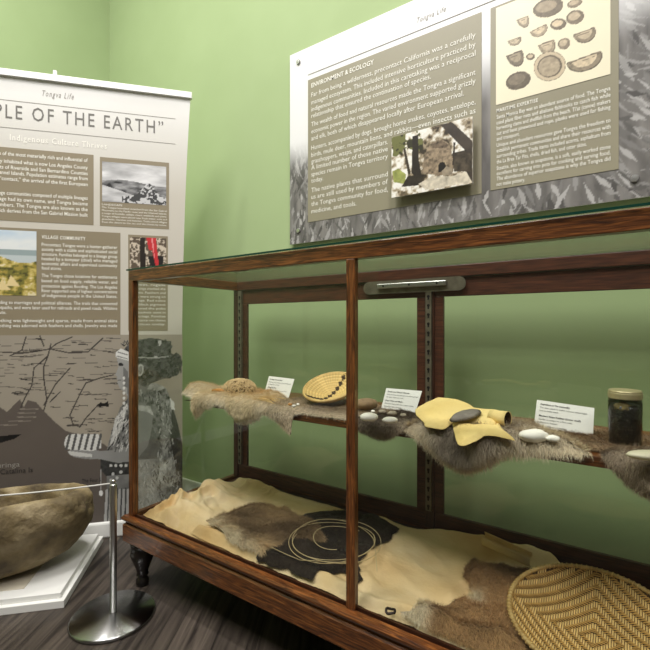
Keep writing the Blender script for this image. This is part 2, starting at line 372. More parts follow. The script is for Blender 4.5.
# coloured village painting
cv = Canvas(-1.12, -.698, 1.252, 1.575, .004); H_ = (cv.B-1.252)/.323; X_ = (cv.A+1.12)/.422
cv.img[:] = np.array(srgb(150, 180, 205))*(1-.0*H_[..., None]); n_ = fbm(X_*3, H_*5, 2)
cv.img[:] = mixc(srgb(176, 200, 220), srgb(226, 230, 228), np.clip(.5+n_, 0, 1).ravel()).reshape(cv.img.shape)
m = H_ < .7; cv.img[m] = srgb(150, 165, 165)
m = H_ < .62; cv.img[m] = srgb(190, 200, 200)
n_ = fbm(X_*18, H_*22, 9); q = np.array([srgb(84, 80, 42), srgb(120, 116, 56), srgb(164, 146, 70), srgb(200, 182, 106), srgb(225, 212, 170)])
idx = np.clip(((n_+.9)/1.8*7-1).astype(int), 0, 4); m = H_ < .56-.06*np.sin(X_*9); cv.img[m] = q[idx][m]
for cx, cy in ((12, 285), (4, 287)): cv.poly([(cx-6, cy+5), (cx-1, cy-6), (cx+7, cy+5)], srgb(226, 205, 150))
cv.mp = on_banner
for cx, cy in ((12, 281), (3, 285)): cv.poly([(cx-6, cy+5), (cx-1, cy-6), (cx+8, cy+5)], srgb(226, 205, 150))
cv.build('village_painting', banner_pt, PRINT, bn, .002)
cv = Canvas(-.264, -.083, 1.365, 1.570, .004, on_banner); n_ = fbm(cv.A*95, cv.B*95, 4)
cv.img[:] = np.where(n_[..., None] > .08, np.array(srgb(205, 192, 172)), np.array(srgb(96, 84, 70)))
cv.poly([(140, 238), (145, 238), (146, 275), (140, 275)], srgb(42, 34, 28)); cv.poly([(148, 256), (164, 256), (162, 270), (150, 266)], srgb(36, 32, 30))
cv.poly([(146, 237), (156, 238), (159, 266), (156, 267), (152, 250), (149, 250)], srgb(196, 52, 56)); cv.poly([(151, 238), (153, 238), (155, 262)], srgb(230, 140, 140))
cv.build('regalia_photo', banner_pt, PRINT, bn, .002)
# map with portrait of a child
cv = Canvas(-1.2, .0, .083, 1.054, .0033, on_banner)
base = np.array(srgb(160, 152, 137)); cv.img[:] = base*(1+.10*fbm(cv.A*4, cv.B*4, 1)[..., None])
sea = srgb(98, 90, 83)
cv.poly([(-150, 400), (-60, 402), (0, 407), (7, 412), (14, 405), (20, 399), (24, 407), (28, 400), (36, 402), (46, 413), (56, 423), (66, 431), (78, 434), (92, 440), (104, 444), (112, 450), (116, 540), (-160, 540)], sea, noise=.05, ns=8)
dk = srgb(70, 65, 60)
for P in ([(51, 344), (48, 356), (44, 366), (44, 380), (47, 400), (44, 410)], [(48, 356), (34, 368), (32, 385), (24, 400), (20, 410)], [(0, 352), (25, 353), (50, 349), (70, 353), (88, 352), (103, 338)], [(50, 349), (56, 344), (72, 337)], [(113, 375), (100, 378), (86, 383), (80, 394), (70, 415), (73, 424), (80, 427), (86, 418), (98, 405)], [(70, 368), (55, 385), (44, 405)], [(44, 346), (40, 336)], [(26, 337), (22, 350), (10, 356)], [(60, 392), (50, 402)]):
    cv.line(P, .0030, dk)
r2 = random.Random(3)
for i in range(260):
    x = r2.uniform(-80, 116); y = r2.uniform(338, 432); w = r2.uniform(4, 14)
    if y > 398+max(0, (x-35))*.9 or (x < 45 and y > 396): continue
    cv.line([(x, y), (x+w, y+.3)], .0019, srgb(*(r2.choice([(60, 56, 52), (84, 79, 73), (108, 101, 92)]))))
for y, x0, x1 in ((409, 20, 38), (413, 18, 35), (417, 17, 36), (421, 9, 31), (425, -6, 17)): cv.line([(x0, y), (x1, y)], .0022, srgb(140, 132, 120))
cv.poly([(97, 405), (101, 402), (104, 404), (108, 401), (109, 407), (104, 406), (100, 407)], srgb(30, 28, 26))
cv.poly([(-40, 435), (0, 436), (22, 434), (14, 439), (0, 443), (-30, 445)], srgb(28, 27, 27), noise=.5)
G = lambda v: srgb(v, v, int(v*.98))
# skirt, body, cape
cv.poly([(130, 392), (150, 386), (166, 389), (178, 424), (186, 500), (176, 527), (108, 527), (107, 465), (120, 455)], G(104), noise=.3)
cv.poly([(106, 462), (130, 455), (182, 470), (176, 527), (104, 527), (107, 490)], G(120), noise=.35, ns=25)
for k in range(6): cv.line([(107+k*4.2, 490), (105+k*4.4, 526)], .006, G(176)); cv.line([(109+k*4.2, 488), (107.5+k*4.4, 526)], .002, G(50))
cv.poly([(137, 460), (160, 458), (170, 475), (172, 500), (160, 526), (134, 527)], G(165), noise=.5, ns=26)
cv.poly([(150, 388), (166, 388), (171, 400), (178, 424), (184, 455), (186, 505), (176, 524), (168, 500), (170, 465), (158, 440), (150, 420)], G(126), noise=1.1, ns=42)
cv.poly([(172, 405), (178, 424), (184, 452), (186, 505), (180, 510), (176, 470), (170, 440)], G(60), noise=.3)
cv.poly([(164, 440), (172, 455), (172, 500), (164, 512), (158, 480)], G(158), noise=.8, ns=45)
cv.poly([(127, 390), (140, 386), (156, 384), (166, 389), (168, 402), (160, 420), (150, 412), (138, 410), (128, 404)], G(118), noise=1.1, ns=42)
cv.poly([(138, 384), (156, 383), (166, 388), (158, 391), (146, 389)], G(160), noise=.3)
cv.poly([(120, 408), (128, 398), (130, 446), (113, 453), (107, 449), (112, 430)], G(120), noise=.7, ns=70)
for k in range(8): cv.line([(127-k*1.6, 404+k*2), (121-k*1.5, 430+k*2.2)], .0028, G(205))
cv.poly([(100, 452), (130, 460), (130, 474), (106, 476), (101, 470)], G(62), noise=.5, ns=60)
for k in range(4): cv.ell(111+k*5, 465.5, 1.5, 1.5, 0, G(210))
for (x, y) in ((113, 474), (117, 478), (111, 480), (115, 484), (121, 472)): cv.ell(x, y, 1.6, 1.6, 0, G(200))
cv.poly([(133, 404), (145, 403), (153, 412), (152, 428), (148, 446), (138, 458), (128, 458), (130, 425)], G(138), noise=.12, ns=10)
cv.poly([(137, 405), (150, 406), (154, 416), (148, 412), (138, 410)], G(196), noise=.3)
cv.poly([(138, 440), (128, 446), (112, 450), (100, 451), (92, 449), (80, 449), (70, 450), (68, 453), (74, 457), (86, 459), (100, 459), (118, 463), (138, 460)], G(146), noise=.1, ns=12)
cv.poly([(68, 451), (78, 452), (92, 454), (92, 457), (78, 456.5), (70, 455)], G(205))
cv.poly([(66, 437), (69, 434), (98, 434), (101, 437), (101.5, 448), (92, 451), (78, 450), (66, 449), (64, 444)], G(216))
for k in range(6): cv.line([(70+k*6.2, 434.5), (66.5+k*6.2, 449)], .006, G(92))
cv.ell(101, 493, 2, 3, 0, G(230)); cv.line([(101, 470), (101, 489)], .002, G(190))
# head
cv.poly([(117, 357), (117.6, 362), (118.6, 366.5), (117.2, 371), (115.2, 374.6), (117.6, 376.6), (116.6, 378.6), (118, 380.4), (117.2, 382.4), (118.6, 385), (119.6, 388.4), (123, 391), (128, 396), (146, 390), (150, 376), (140, 358), (124, 356)], G(165), noise=.08, ns=12)
cv.poly([(126, 378), (140, 376), (150, 384), (146, 391), (128, 396)], G(118), noise=.15)
cv.ell(121, 364.5, 2.6, 1.6, 10, G(48)); cv.line([(118.5, 380), (121, 380)], .002, G(60)); cv.poly([(123, 366), (128, 372), (128, 388), (124, 386)], G(120))
cv.poly([(121, 352), (128, 345), (137, 340), (150, 338), (160, 339), (166, 341), (171, 341), (171, 353), (177, 356), (180, 362), (176, 371), (171, 378), (162, 379), (152, 383), (145, 387), (138, 384), (134, 372), (131, 360), (126, 356)], G(70), noise=1.1, ns=48)
for k in range(420):
    x_ = r2.uniform(124, 180); y_ = r2.uniform(340, 384)
    if (x_ > 171 and y_ < 354) or (x_ < 134 and y_ > 358) or (x_ > 172 and y_ > 372) or (x_ > 150 and y_ > 379): continue
    t_ = r2.uniform(0, 3); L_ = r2.uniform(.8, 2.2); cv.line([(x_, y_), (x_+L_*math.cos(t_), y_+L_*math.sin(t_)), (x_+L_*1.5*math.cos(t_+.9), y_+L_*1.5*math.sin(t_+.9))], .0022, G(r2.choice([30, 40, 78, 96, 112])))
for k in range(90):
    t_ = r2.uniform(-1.2, 1.6); x_ = 172+9*math.cos(t_)+r2.uniform(-2, 1); y_ = 364+11*math.sin(t_); cv.ell(x_, y_, 1.3, 1.3, 0, G(r2.choice([52, 66, 88])))
cv.poly([(136, 342), (150, 339), (158, 341), (157, 352), (140, 353)], G(74), noise=1.0, ns=60)
cv.poly([(158, 341), (161, 340), (162, 345), (159, 346)], G(190)); cv.poly([(161, 344), (170, 341), (171, 353), (161, 353)], G(84), noise=1, ns=60)
cv.poly([(116, 352), (121, 348.5), (129, 352), (129, 361), (115.6, 357)], G(222)); cv.line([(117, 356), (128, 359)], .0018, G(70)); cv.line([(118, 352), (128, 355)], .0018, G(70))
for k in range(500):          # cape hair and skirt folds
    x_ = r2.uniform(138, 183); y_ = r2.uniform(388, 524)
    if x_ > 168+(y_-400)*.16 or (x_ < 158 and 402 < y_ < 460): continue
    t_ = r2.gauss(1.5, .35); L_ = r2.uniform(2, 6); v_ = r2.choice([60, 84, 140, 165, 186]) if (x_ > 152 or y_ < 402) else r2.choice([130, 150, 180, 196]); cv.line([(x_, y_), (x_+L_*math.cos(t_), y_+L_*math.sin(t_))], .0022, G(v_))
for k in range(160):
    x_ = r2.uniform(108, 129); y_ = r2.uniform(404, 448)
    if x_ < 126-(y_-398)*.36: continue
    cv.line([(x_, y_), (x_-r2.uniform(.5, 2), y_+r2.uniform(2, 5))], .0022, G(r2.choice([40, 70, 150, 200, 225])))
cv.line([(130, 357), (155, 358), (168, 356.5)], .003, G(170)); cv.ell(156, 357, 1.8, 1.4, 0, G(190))
cv.ell(140, 370, 3.6, 6.2, 8, G(178)); cv.ell(140.5, 370, 2, 4.2, 8, G(120))
for k in range(7): cv.ell(124, 378+k*5, 1.1, 1.6, 0, G(225))
cv.poly([(170, 398), (174, 402), (175, 410), (171, 409)], G(225))
cv.build('map_and_portrait_print', banner_pt, PRINT, bn, .001)
t = [('Los Angeles', *[on_banner(x, 349)[0] for x in (23, 40)], bz(30, 350)-.006, .02)]
text('map_lettering', t, banner_pt, .003, KTXT, bn, bold=.01)
text('sea_lettering', [('Santa Catalina Is', -.94, on_banner(33, 470)[0], bz(15, 473), .035), ('The Four S', on_banner(82, 480)[0], on_banner(101, 481)[0], bz(90, 482), .028)], banner_pt, .003, KTXT, bn)
text('sea_lettering', [('Pimuringa', -.93, on_banner(20, 465)[0], bz(10, 467), .036)], banner_pt, .003, STXT, bn)

# ================================================================== WALL PANEL
pn = thing('wall_panel', (-.7, PY, 1.54), 'large printed exhibit panel on standoffs on the green wall above the case', 'sign')
x0, x1, z0, z1 = -1.488, .092, 1.538, 2.556
MB().box(x0, x1, PY+.0005, PY+.006, z0, z1).build('board', WHITE, pn)
cv = Canvas(x0, x1, z0, z1, .0042, on_panel)
zt = (cv.B-z0)/(z1-z0); xt = (cv.A-x0)/(x1-x0)
lim = .42+.30*xt**2+.10*fbm(xt*5, zt*3, 2)
w = np.clip((zt-lim+.12)/.24, 0, 1); w = w*w*(3-2*w)
grey = np.array(srgb(128, 125, 121)); wh = np.array(srgb(230, 230, 229))
img0 = np.broadcast_to(wh, cv.img.shape)
cv.img[:] = grey*.8*(1+.7*fbm(cv.A*40, cv.B*8, 2)[..., None])
r3 = random.Random(5)
for i in range(1500):
    a = r3.uniform(x0, x1); b = r3.uniform(z0, z0+.85); 
    if x0+.14 < a < -.06 and b > z0+.13 : continue
    L = r3.uniform(.04, .12); q = r3.gauss(-math.pi/2 if a < -.1 else -math.pi/4, .38); ww = r3.uniform(.004, .011)
    dx, dz = math.cos(q)*L, math.sin(q)*L; nx_, nz_ = -math.sin(q)*ww, math.cos(q)*ww
    v = r3.choice([84, 96, 112, 126, 138, 150, 162, 176])
    ia = np.abs(cv.A[0]-a) < L+.02; ib = np.abs(cv.B[:, 0]-b) < L+.02
    sub = Canvas.__new__(Canvas); sub.A = cv.A[np.ix_(ib, ia)]; sub.B = cv.B[np.ix_(ib, ia)]; sub.mp = None
    if sub.A.size == 0: continue
    mk = sub.mask([(a, b), (a+dx*.5+nx_, b+dz*.5+nz_), (a+dx, b+dz), (a+dx*.5-nx_, b+dz*.5-nz_)])
    blk = cv.img[np.ix_(ib, ia)]; blk[mk] = srgb(v, v-2, v-5); cv.img[np.ix_(ib, ia)] = blk
cv.img[:] = img0*w[..., None]+cv.img*(1-w[..., None])
cv.build('printed_face', panel_pt, PRINTG, pn, .0012)
sheet('text_block', panel_pt, -1.366, -.483, 1.641, 2.383, .003, OLIVE, pn)
sheet('text_block', panel_pt, -.448, -.018, 1.647, 2.383, .003, OLIVE, pn)
sheet('rule', panel_pt, -1.366, -.018, 2.410, 2.4125, .003, STXT, pn)
text('header_lettering', [('Tongva Life', -.762, -.632, 2.447, .034)], panel_pt, .003, STXT, pn, shear=.35, spacing=1.2)
FT = ['Far from being a wilderness, precontact California was a carefully', 'managed ecosystem. This included intensive horticulture practiced by', 'indigenous communities. Included in this caretaking was a reciprocal', 'relationship that ensured the continuation of species.', None,
      'The wealth of food and natural resources made the Tongva a significant', 'economic power in the region. The varied environment supported grizzly', 'and elk, both of which disappeared locally after European arrival.', None,
      'Hunters, accompanied by dogs, brought home snakes, coyotes, antelope,', 'birds, mule deer, mountain lions, and rabbits—even insects such as', 'grasshoppers, wasps, and caterpillars.', 'A limited number of these native', 'species remain in Tongva territory', 'today.', None,
      'The native plants that surround', 'us are still used by members of', 'the Tongva community for food,', 'medicine, and tools.']
pxy = [96, 103.5, 110.5, 117, 0, 125.5, 132.5, 139.5, 0, 149, 156, 162.5, 168.8, 175.4, 181.8, 0, 191.3, 198, 205, 212.3]
la, lb = -1.343, -.507
ln = []
for i, (t, y) in enumerate(zip(FT, pxy)):
    if not t: continue
    e = lb
    if i in (3, 7): e = la+(lb-la)*len(t)/70*1.0
    if i in (11, 12, 13, 16, 17, 18): e = -.905
    if t == 'today.': e = la+.075
    if i == 19: e = la+.27
    ln.append((t, la, e, on_panel(313, y)[1]-.006, .034))
text('body_lettering', ln, panel_pt, .0045, WTXT, pn, bold=-.002)
text('heading_lettering', [('ENVIRONMENT & ECOLOGY', la, -.978, on_panel(313, 86.5)[1]-.006, .032)], panel_pt, .0045, WTXT, pn, bold=.012)
RTX = ['Santa Monica Bay was an abundant source of food. The Tongva', 'used plant fiber nets and abalone fishhooks to catch fish while', 'harvesting clams and shellfish from the beach. Ti’at (canoe) makers', 'cut and bent pinewood and rope, planks were used for fishing', 'and transport.', None,
       'Unique and abundant resources gave Tongva the freedom to', 'establish permanent communities and share their resources with', 'surrounding tribes. Trade items included acorns, asphaltum from', 'the La Brea Tar Pits, shells, dried fish, and otter skins.', None,
       'Steatite, also known as soapstone, is a soft, easily worked stone', 'excellent for carving into pots for cooking and serving food.', 'The abundance of superior soapstone is why the Tongva did', 'not make pottery.']
ry = [118, 123.6, 129, 134.4, 139.8, 0, 146, 151.5, 157, 162.6, 0, 169, 174.2, 179.5, 185]
la, lb = -.424, -.042; ln = []
for i, (t, y) in enumerate(zip(RTX, ry)):
    if not t: continue
    e = lb
    if i == 4: e = la+.085
    if i == 9: e = la+.31
    if i == 14: e = la+.105
    ln.append((t, la, e, on_panel(497, y)[1]-.006, .022))
text('body_lettering', ln, panel_pt, .0045, WTXT, pn, bold=.004)
text('heading_lettering', [('MARITIME EXPERTISE', la, la+.15, on_panel(497, 112)[1]-.004, .020)], panel_pt, .0045, WTXT, pn, bold=.012, spacing=1.15)
# engraving of shells
cv = Canvas(-.4265, -.042, 1.985, 2.374, .0028, on_panel)
cr = np.array(srgb(236, 228, 200)); cv.img[:] = cr*(1-.04*fbm(cv.A*9, cv.B*9)[..., None])
def half(cx, cy, rx, ry, ang, dark=150, lite=200):
    d = lambda v: srgb(v, int(v*.92), int(v*.78)); X0, Y0 = 500+cx/5.417, cy/5.417; rx /= 5.417; ry /= 5.417; q = math.radians(ang)
    def P(f, g): return [(X0+rx*f*math.cos(t)*math.cos(q)-ry*g*1.45*max(math.sin(t), -.25)*math.sin(q), Y0+rx*f*math.cos(t)*math.sin(q)+ry*g*1.45*max(math.sin(t), -.2)*math.cos(q)-ry*.45) for t in np.linspace(0, 2*math.pi, 28)]
    cv.poly(P(1.04, 1.25), d(int(dark*.6))); cv.poly(P(.98, 1.12), d(dark), noise=.3, ns=140); cv.poly(P(.7, .75), d(lite), noise=.25, ns=140)
    cv.ell(X0+.1, Y0-ry*.55, rx*.93, ry*.26, ang, d(int(dark*.8))); cv.ell(X0+.1, Y0-ry*.5, rx*.8, ry*.15, ang, d(lite))
def sh(cx, cy, rx, ry, ang, dark=150, lite=205, rim=False):
    X0, Y0 = 500+cx/5.417, cy/5.417; rx /= 5.417; ry /= 5.417
    d = lambda v: srgb(v, int(v*.92), int(v*.78))
    cv.ell(X0, Y0, rx+.5, ry+.5, ang, d(int(dark*.72))); cv.ell(X0, Y0, rx, ry, ang, d(dark), noise=.25, ns=110)
    cv.ell(X0-.12*rx, Y0-.15*ry, rx*.72, ry*.62, ang, d(lite), noise=.2, ns=120)
    if rim: cv.ell(X0, Y0, rx, ry, ang, d(200)); cv.ell(X0, Y0, rx*.80, ry*.78, ang, d(110)); cv.ell(X0-.5, Y0+.3, rx*.70, ry*.68, ang, d(170), noise=.25, ns=110)
sh(262, 45, 82, 47, -17, 120, 165); sh(405, 22, 40, 19, -20, 140, 190); half(125, 120, 32, 26, -20); sh(408, 97, 47, 34, -22, 130, 190); sh(317, 135, 42, 27, -15, 120, 215)
half(210, 172, 48, 22, -26, 165, 210); half(80, 228, 36, 17, -18); half(458, 195, 60, 30, -20, 145, 195); half(253, 257, 45, 31, -20, 160, 200); sh(348, 240, 32, 27, -30, 140, 190)
half(82, 318, 45, 36, -20, 120, 160); sh(167, 310, 22, 15, -10, 110, 200); sh(270, 362, 86, 76, -25, rim=True); half(458, 340, 97, 36, -20, 145, 205); sh(100, 440, 67, 44, -22, 105, 130)
cv.build('engraving_print', panel_pt, PRINTG, pn, .0045)
for x, z in ((-1.428, 2.499), (-1.428, 1.605), (.028, 2.499), (.028, 1.605)):
    k = MB(); k.lathe([(.0, -.02), (.006, -.02), (.006, .0), (.012, .001), (.013, .006), (.011, .010), (0, .0105)], (x, PY, z), 20, axis=(0, -1, 0)); k.build('standoff', STEELB, pn, smooth=False)
# mounted hut photo
cv = Canvas(-.869, -.509, 1.678, 1.95, .0022, on_panel)
# convert photo pixels for the raised plate
cv.mp = lambda px, py: (atY(px, py, 1.80)[0], atY(px, py, 1.80)[2])
n1 = fbm(cv.A*55, cv.B*55, 1); n2 = fbm(cv.A*18, cv.B*18, 6)
pal = np.array([srgb(60, 52, 40), srgb(110, 98, 78), srgb(158, 144, 120), srgb(205, 196, 178), srgb(232, 228, 216), srgb(240, 238, 230)]); cv.img[:] = pal[np.clip(((n1*1.0+n2*.7+.62)/1.2*6).astype(int), 0, 5)]
m = (cv.B > 1.86) & (n2 < .12) & (cv.A < -.72); cv.img[m] = np.where(n1[m][:, None] > 0, np.array(srgb(110, 112, 66)), np.array(srgb(54, 52, 36)))
def hp(x, y): return (380+x/6.5, 110+y/6.5)
def hpoly(P, c, **k): cv.poly([hp(*p) for p in P], c, **k)
hpoly([(390, 95), (470, 80), (600, 200), (600, 470), (560, 430), (560, 270)], srgb(66, 58, 50), noise=.3, ns=30)
hpoly([(470, 280), (560, 260), (600, 300), (600, 400), (480, 400)], srgb(72, 64, 52), noise=.7, ns=60)
hpoly([(272, 405), (278, 350), (290, 300), (305, 255), (325, 225), (350, 205), (380, 195), (410, 196), (436, 208), (454, 232), (466, 270), (474, 330), (478, 400), (440, 420), (400, 425), (330, 420)], srgb(140, 124, 102), noise=.7, ns=90)
hpoly([(330, 225), (400, 197), (445, 225), (430, 245), (340, 250)], srgb(104, 90, 74), noise=.6, ns=90)
hpoly([(380, 405), (378, 365), (388, 345), (405, 336), (420, 342), (430, 362), (432, 398)], srgb(30, 26, 22))
hpoly([(212, 170), (248, 160), (252, 330), (270, 420), (240, 440), (205, 410)], srgb(44, 38, 32), noise=.2)
hpoly([(150, 250), (165, 250), (200, 410), (185, 430)], srgb(62, 54, 42)); hpoly([(478, 210), (490, 210), (480, 360), (470, 360)], srgb(56, 48, 40))
hpoly([(400, 400), (430, 365), (470, 380), (470, 420), (410, 430)], srgb(150, 138, 118), noise=.3)
hpoly([(80, 400), (120, 380), (170, 420), (160, 480), (90, 470)], srgb(152, 158, 88), noise=.4, ns=60)
hpoly([(180, 430), (290, 420), (250, 490), (140, 500)], srgb(50, 44, 36), noise=.5)
hpoly([(250, 480), (340, 430), (470, 430), (560, 400), (600, 470), (300, 520)], srgb(205, 196, 176), noise=.4, ns=60)
ph = MB(); ph.box(-.869, -.509, 1.801, 1.809, 1.678, 1.95); ph = ph.build('photo_plate', flat('plate_edge', srgb(215, 213, 205), rough=.4), pn)
cv.build('hut_photo_print', lambda a, b, o: (a, 1.80, b), PRINTG, ph, 0)
MB().box(-.80, -.58, 1.809, 1.836, 1.74, 1.89).build('spacer', BLACK, ph)

# ================================================================== DISPLAY CASE
dc = thing('display_case', (-.64, 1.375, 0), 'long mahogany and glass museum display case on turned legs', 'display case')
X0, X1, Y0, Y1 = -1.733, .453, 1.06, 1.69; XM = -.64; ZT = 1.333; ZB = .30
def mprof(path, prof, name, m):        # moulding: profile (out, z) swept round the four sides
    mb = MB(); n = len(prof); cs = [(X0, Y0, -1, -1), (X1, Y0, 1, -1), (X1, Y1, 1, 1), (X0, Y1, -1, 1)]
    for (x, y, sx, sy) in cs:
        for (o, z) in prof: mb.v.append((x+sx*o, y+sy*o, z)); mb.c.append((1, 1, 1))
    for i in range(4):
        for k in range(n): a = i*n+k; b = i*n+(k+1) % n; c = ((i+1) % 4)*n+(k+1) % n; d = ((i+1) % 4)*n+k; mb.f.append((a, d, c, b))
    return mb.build(name, m, dc)
mprof(None, [(-.006, .19), (.012, .19), (.017, .196), (.017, .262), (.012, .268), (.008, .270), (.008, .275), (.018, .281), (.021, .287), (.021, .293), (.016, .300), (-.006, .300)], 'base_moulding', WX)
MB().box(X0, X1, Y0, Y1, .2, .282).build('base_deck', DX, dc)
def leg(x, y):
    pr = [(.0, .0), (.014, .0), (.019, .004), (.021, .015), (.019, .028), (.014, .036), (.014, .042), (.019, .046), (.017, .056), (.021, .075), (.030, .105), (.037, .130), (.036, .150), (.030, .165), (.036, .172), (.036, .192), (0, .192)]
    MB().lathe([(a*1.33, b) for a, b in pr], (x, y, 0), 24).build('leg', DARKWOOD, dc, smooth=True)
for x in (X0+.038, XM, X1-.038):
    for y in (Y0+.04, Y1-.04): leg(x, y)
S = .028
for x in (X0, X1-S):
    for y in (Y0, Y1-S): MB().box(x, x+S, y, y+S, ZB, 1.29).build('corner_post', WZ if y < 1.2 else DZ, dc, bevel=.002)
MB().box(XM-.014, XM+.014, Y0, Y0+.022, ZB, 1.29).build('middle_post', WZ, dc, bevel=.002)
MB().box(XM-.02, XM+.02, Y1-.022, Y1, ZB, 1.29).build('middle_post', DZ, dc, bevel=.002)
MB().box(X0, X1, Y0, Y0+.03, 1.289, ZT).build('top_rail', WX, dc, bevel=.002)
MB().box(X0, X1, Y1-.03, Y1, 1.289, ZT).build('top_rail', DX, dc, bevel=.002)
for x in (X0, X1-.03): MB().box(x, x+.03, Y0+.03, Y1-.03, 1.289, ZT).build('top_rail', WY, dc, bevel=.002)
# hinged doors at the back
for (a, b) in ((X0+S, XM-.02), (XM+.02, X1-S)):
    y0, y1 = Y1-.018, Y1-.002; w = .035; wl = .06 if a < -1 else .035; wr = .035 if a < -1 else .06
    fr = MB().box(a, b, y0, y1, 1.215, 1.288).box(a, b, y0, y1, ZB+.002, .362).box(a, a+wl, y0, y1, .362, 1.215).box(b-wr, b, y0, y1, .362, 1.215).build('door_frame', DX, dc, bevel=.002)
    MB().box(a+wl-.004, b-wr+.004, y0+.006, y0+.010, .36, 1.217).build('door_glass', GLASS, fr)
# glass
for (a, b) in ((X0+S, XM-.014), (XM+.014, X1-S)): MB().box(a-.003, b+.003, Y0+.010, Y0+.014, ZB, 1.291).build('front_glass', GLASS, dc)
MB().box(X0+.012, X0+.016, Y0+S-.003, Y1-S+.003, ZB, 1.291).build('side_glass', GLASS, dc)
MB().box(X1-.016, X1-.012, Y0+S-.003, Y1-S+.003, ZB, 1.291).build('side_glass', GLASS, dc)
tg = MB().box(X0-.006, X1+.006, Y0-.006, Y1+.006, ZT+.0005, ZT+.0065).build('top_glass', GLASS, dc)
ed = MB()
for a in ((X0-.007, X1+.007, Y0-.0075, Y0-.0062), (X0-.007, X1+.007, Y1+.0062, Y1+.0075)): ed.box(*a, ZT+.0005, ZT+.0065)
for a in ((X0-.0075, X0-.0062, Y0-.007, Y1+.007), (X1+.0062, X1+.0075, Y0-.007, Y1+.007)): ed.box(*a, ZT+.0005, ZT+.0065)
ed.build('glass_edge', GEDGE, tg)
for (a, b) in ((X0+.01, X1-.01),):
    MB().box(a, b, Y0+.015, Y0+.021, ZB-.015, ZB+.004).build('inner_bead', DX, dc)
# slotted shelf standards and brackets
SHZ, SHT, SF, SBK = .757, .782, 1.25, 1.645
for x in (X0+S+.022, XM, X1-S-.022):
    st = MB().box(x-.012, x+.012, Y1-.034, Y1-.0225, .37, 1.285).build('shelf_standard', ZINC, dc)
    sl = MB()
    for i in range(25):
        z = .385+i*.036; sl.lathe([(0, -.0006), (.0058, -.0006), (.0058, .0006), (0, .0006)], (x, Y1-.0342, z+.004), 10, axis=(0, -1, 0)); sl.box(x-.0032, x+.0032, Y1-.0348, Y1-.0342, z-.010, z+.004)
    sl.build('slots', BLACK, st)
    br = MB(); br.prism([(x-.003, SF+.05, SHZ-.001), (x-.003, Y1-.035, SHZ-.001), (x-.003, Y1-.035, SHZ-.07), (x-.003, Y1-.05, SHZ-.07)], (.006, 0, 0)); br.build('shelf_bracket', ZINC, dc)
MB().box(X0+.165, X1-.05, SF, SBK, SHZ, SHT).build('shelf', WX, dc, bevel=.002)
# metal plate over the middle standard
a = MB(); n = 10; P = []
for i in range(n+1):
    q = math.pi/2+math.pi*i/n; P.append((-.905+.027*math.cos(q), 1.6585, 1.262+.027*math.sin(q)))
for i in range(n+1):
    q = -math.pi/2+math.pi*i/n; P.append((-.52+.027*math.cos(q), 1.6585, 1.262+.027*math.sin(q)))
a.prism(P, (0, -.004, 0)); pl = a.build('mounting_plate', ZINC, dc)
MB().box(-.86, -.565, 1.640, 1.6545, 1.256, 1.276).build('light_channel', STEELB, pl, bevel=.003)
for x in (-.83, -.715, -.60): MB().lathe([(0, 0), (.004, 0), (.004, .002), (0, .002)], (x, 1.6405, 1.266), 10, axis=(0, -1, 0)).build('screw', BLACK, pl)

# ================================================================== hides and pelts
def rough_outline(poly, seg, jit, seed):
    r = np.random.RandomState(seed); out = []
    n = len(poly)
    for i in range(n):
        a = np.array(poly[i]); b = np.array(poly[(i+1) % n]); L = np.hypot(*(b-a)); k = max(1, int(L/seg))
        for j in range(k): out.append(a+(b-a)*j/k+(r.randn(2)*jit if j else 0))
    return out
def inside(P, X, Y):
    m = np.zeros(X.shape, bool); n = len(P)
    for i in range(n):
        x0, y0 = P[i]; x1, y1 = P[(i+1) % n]
        if y0 == y1: continue
        m ^= ((y0 > Y) != (y1 > Y)) & (X < (x1-x0)*(Y-y0)/(y1-y0)+x0)
    return m
def edge_dist(P, X, Y):
    d = np.full(X.shape, 9.); n = len(P)
    for i in range(n):
        x0, y0 = P[i]; x1, y1 = P[(i+1) % n]; dx, dy = x1-x0, y1-y0; L = dx*dx+dy*dy+1e-12
        t = np.clip(((X-x0)*dx+(Y-y0)*dy)/L, 0, 1); d = np.minimum(d, np.hypot(X-x0-t*dx, Y-y0-t*dy))
    return d
def cdt(P, step):
    P = [np.array(p) for p in P]; xs = [p[0] for p in P]; ys_ = [p[1] for p in P]
    gx, gy = np.meshgrid(np.arange(min(xs), max(xs), step), np.arange(min(ys_), max(ys_), step)); gx = gx+(np.arange(gx.shape[0]) % 2)[:, None]*step*.5
    gx = gx.ravel(); gy = gy.ravel(); m = inside(P, gx, gy); gx, gy = gx[m], gy[m]; m = edge_dist(P, gx, gy) > step*.45; gx, gy = gx[m], gy[m]
    vs = [Vector((float(p[0]), float(p[1]))) for p in P]+[Vector((float(a), float(b))) for a, b in zip(gx, gy)]
    n = len(P); r = delaunay_2d_cdt(vs, [(i, (i+1) % n) for i in range(n)], [], 1, 1e-6)
    return np.array([tuple(v) for v in r[0]]), [tuple(f) for f in r[2]]
def hide(name, poly, zf, m, label, cat, step=.009, seg=.02, jit=.002, seed=1, solid=.0016, group=None, parent=None):
    P = rough_outline(poly, seg, jit, seed); uv, F = cdt(P, step); ed = edge_dist(P, uv[:, 0], uv[:, 1])
    z = zf(uv[:, 0], uv[:, 1], ed); V = np.c_[uv, z]
    o = npmesh(name, V, F, m, parent); q = o.modifiers.new('thickness', 'SOLIDIFY'); q.thickness = solid; q.offset = 1
    q = o.modifiers.new('smooth', 'SUBSURF'); q.levels = 1; q.render_levels = 1
    if parent is None:
        tag(o, label, cat, group)
    return o
FN = 1.45
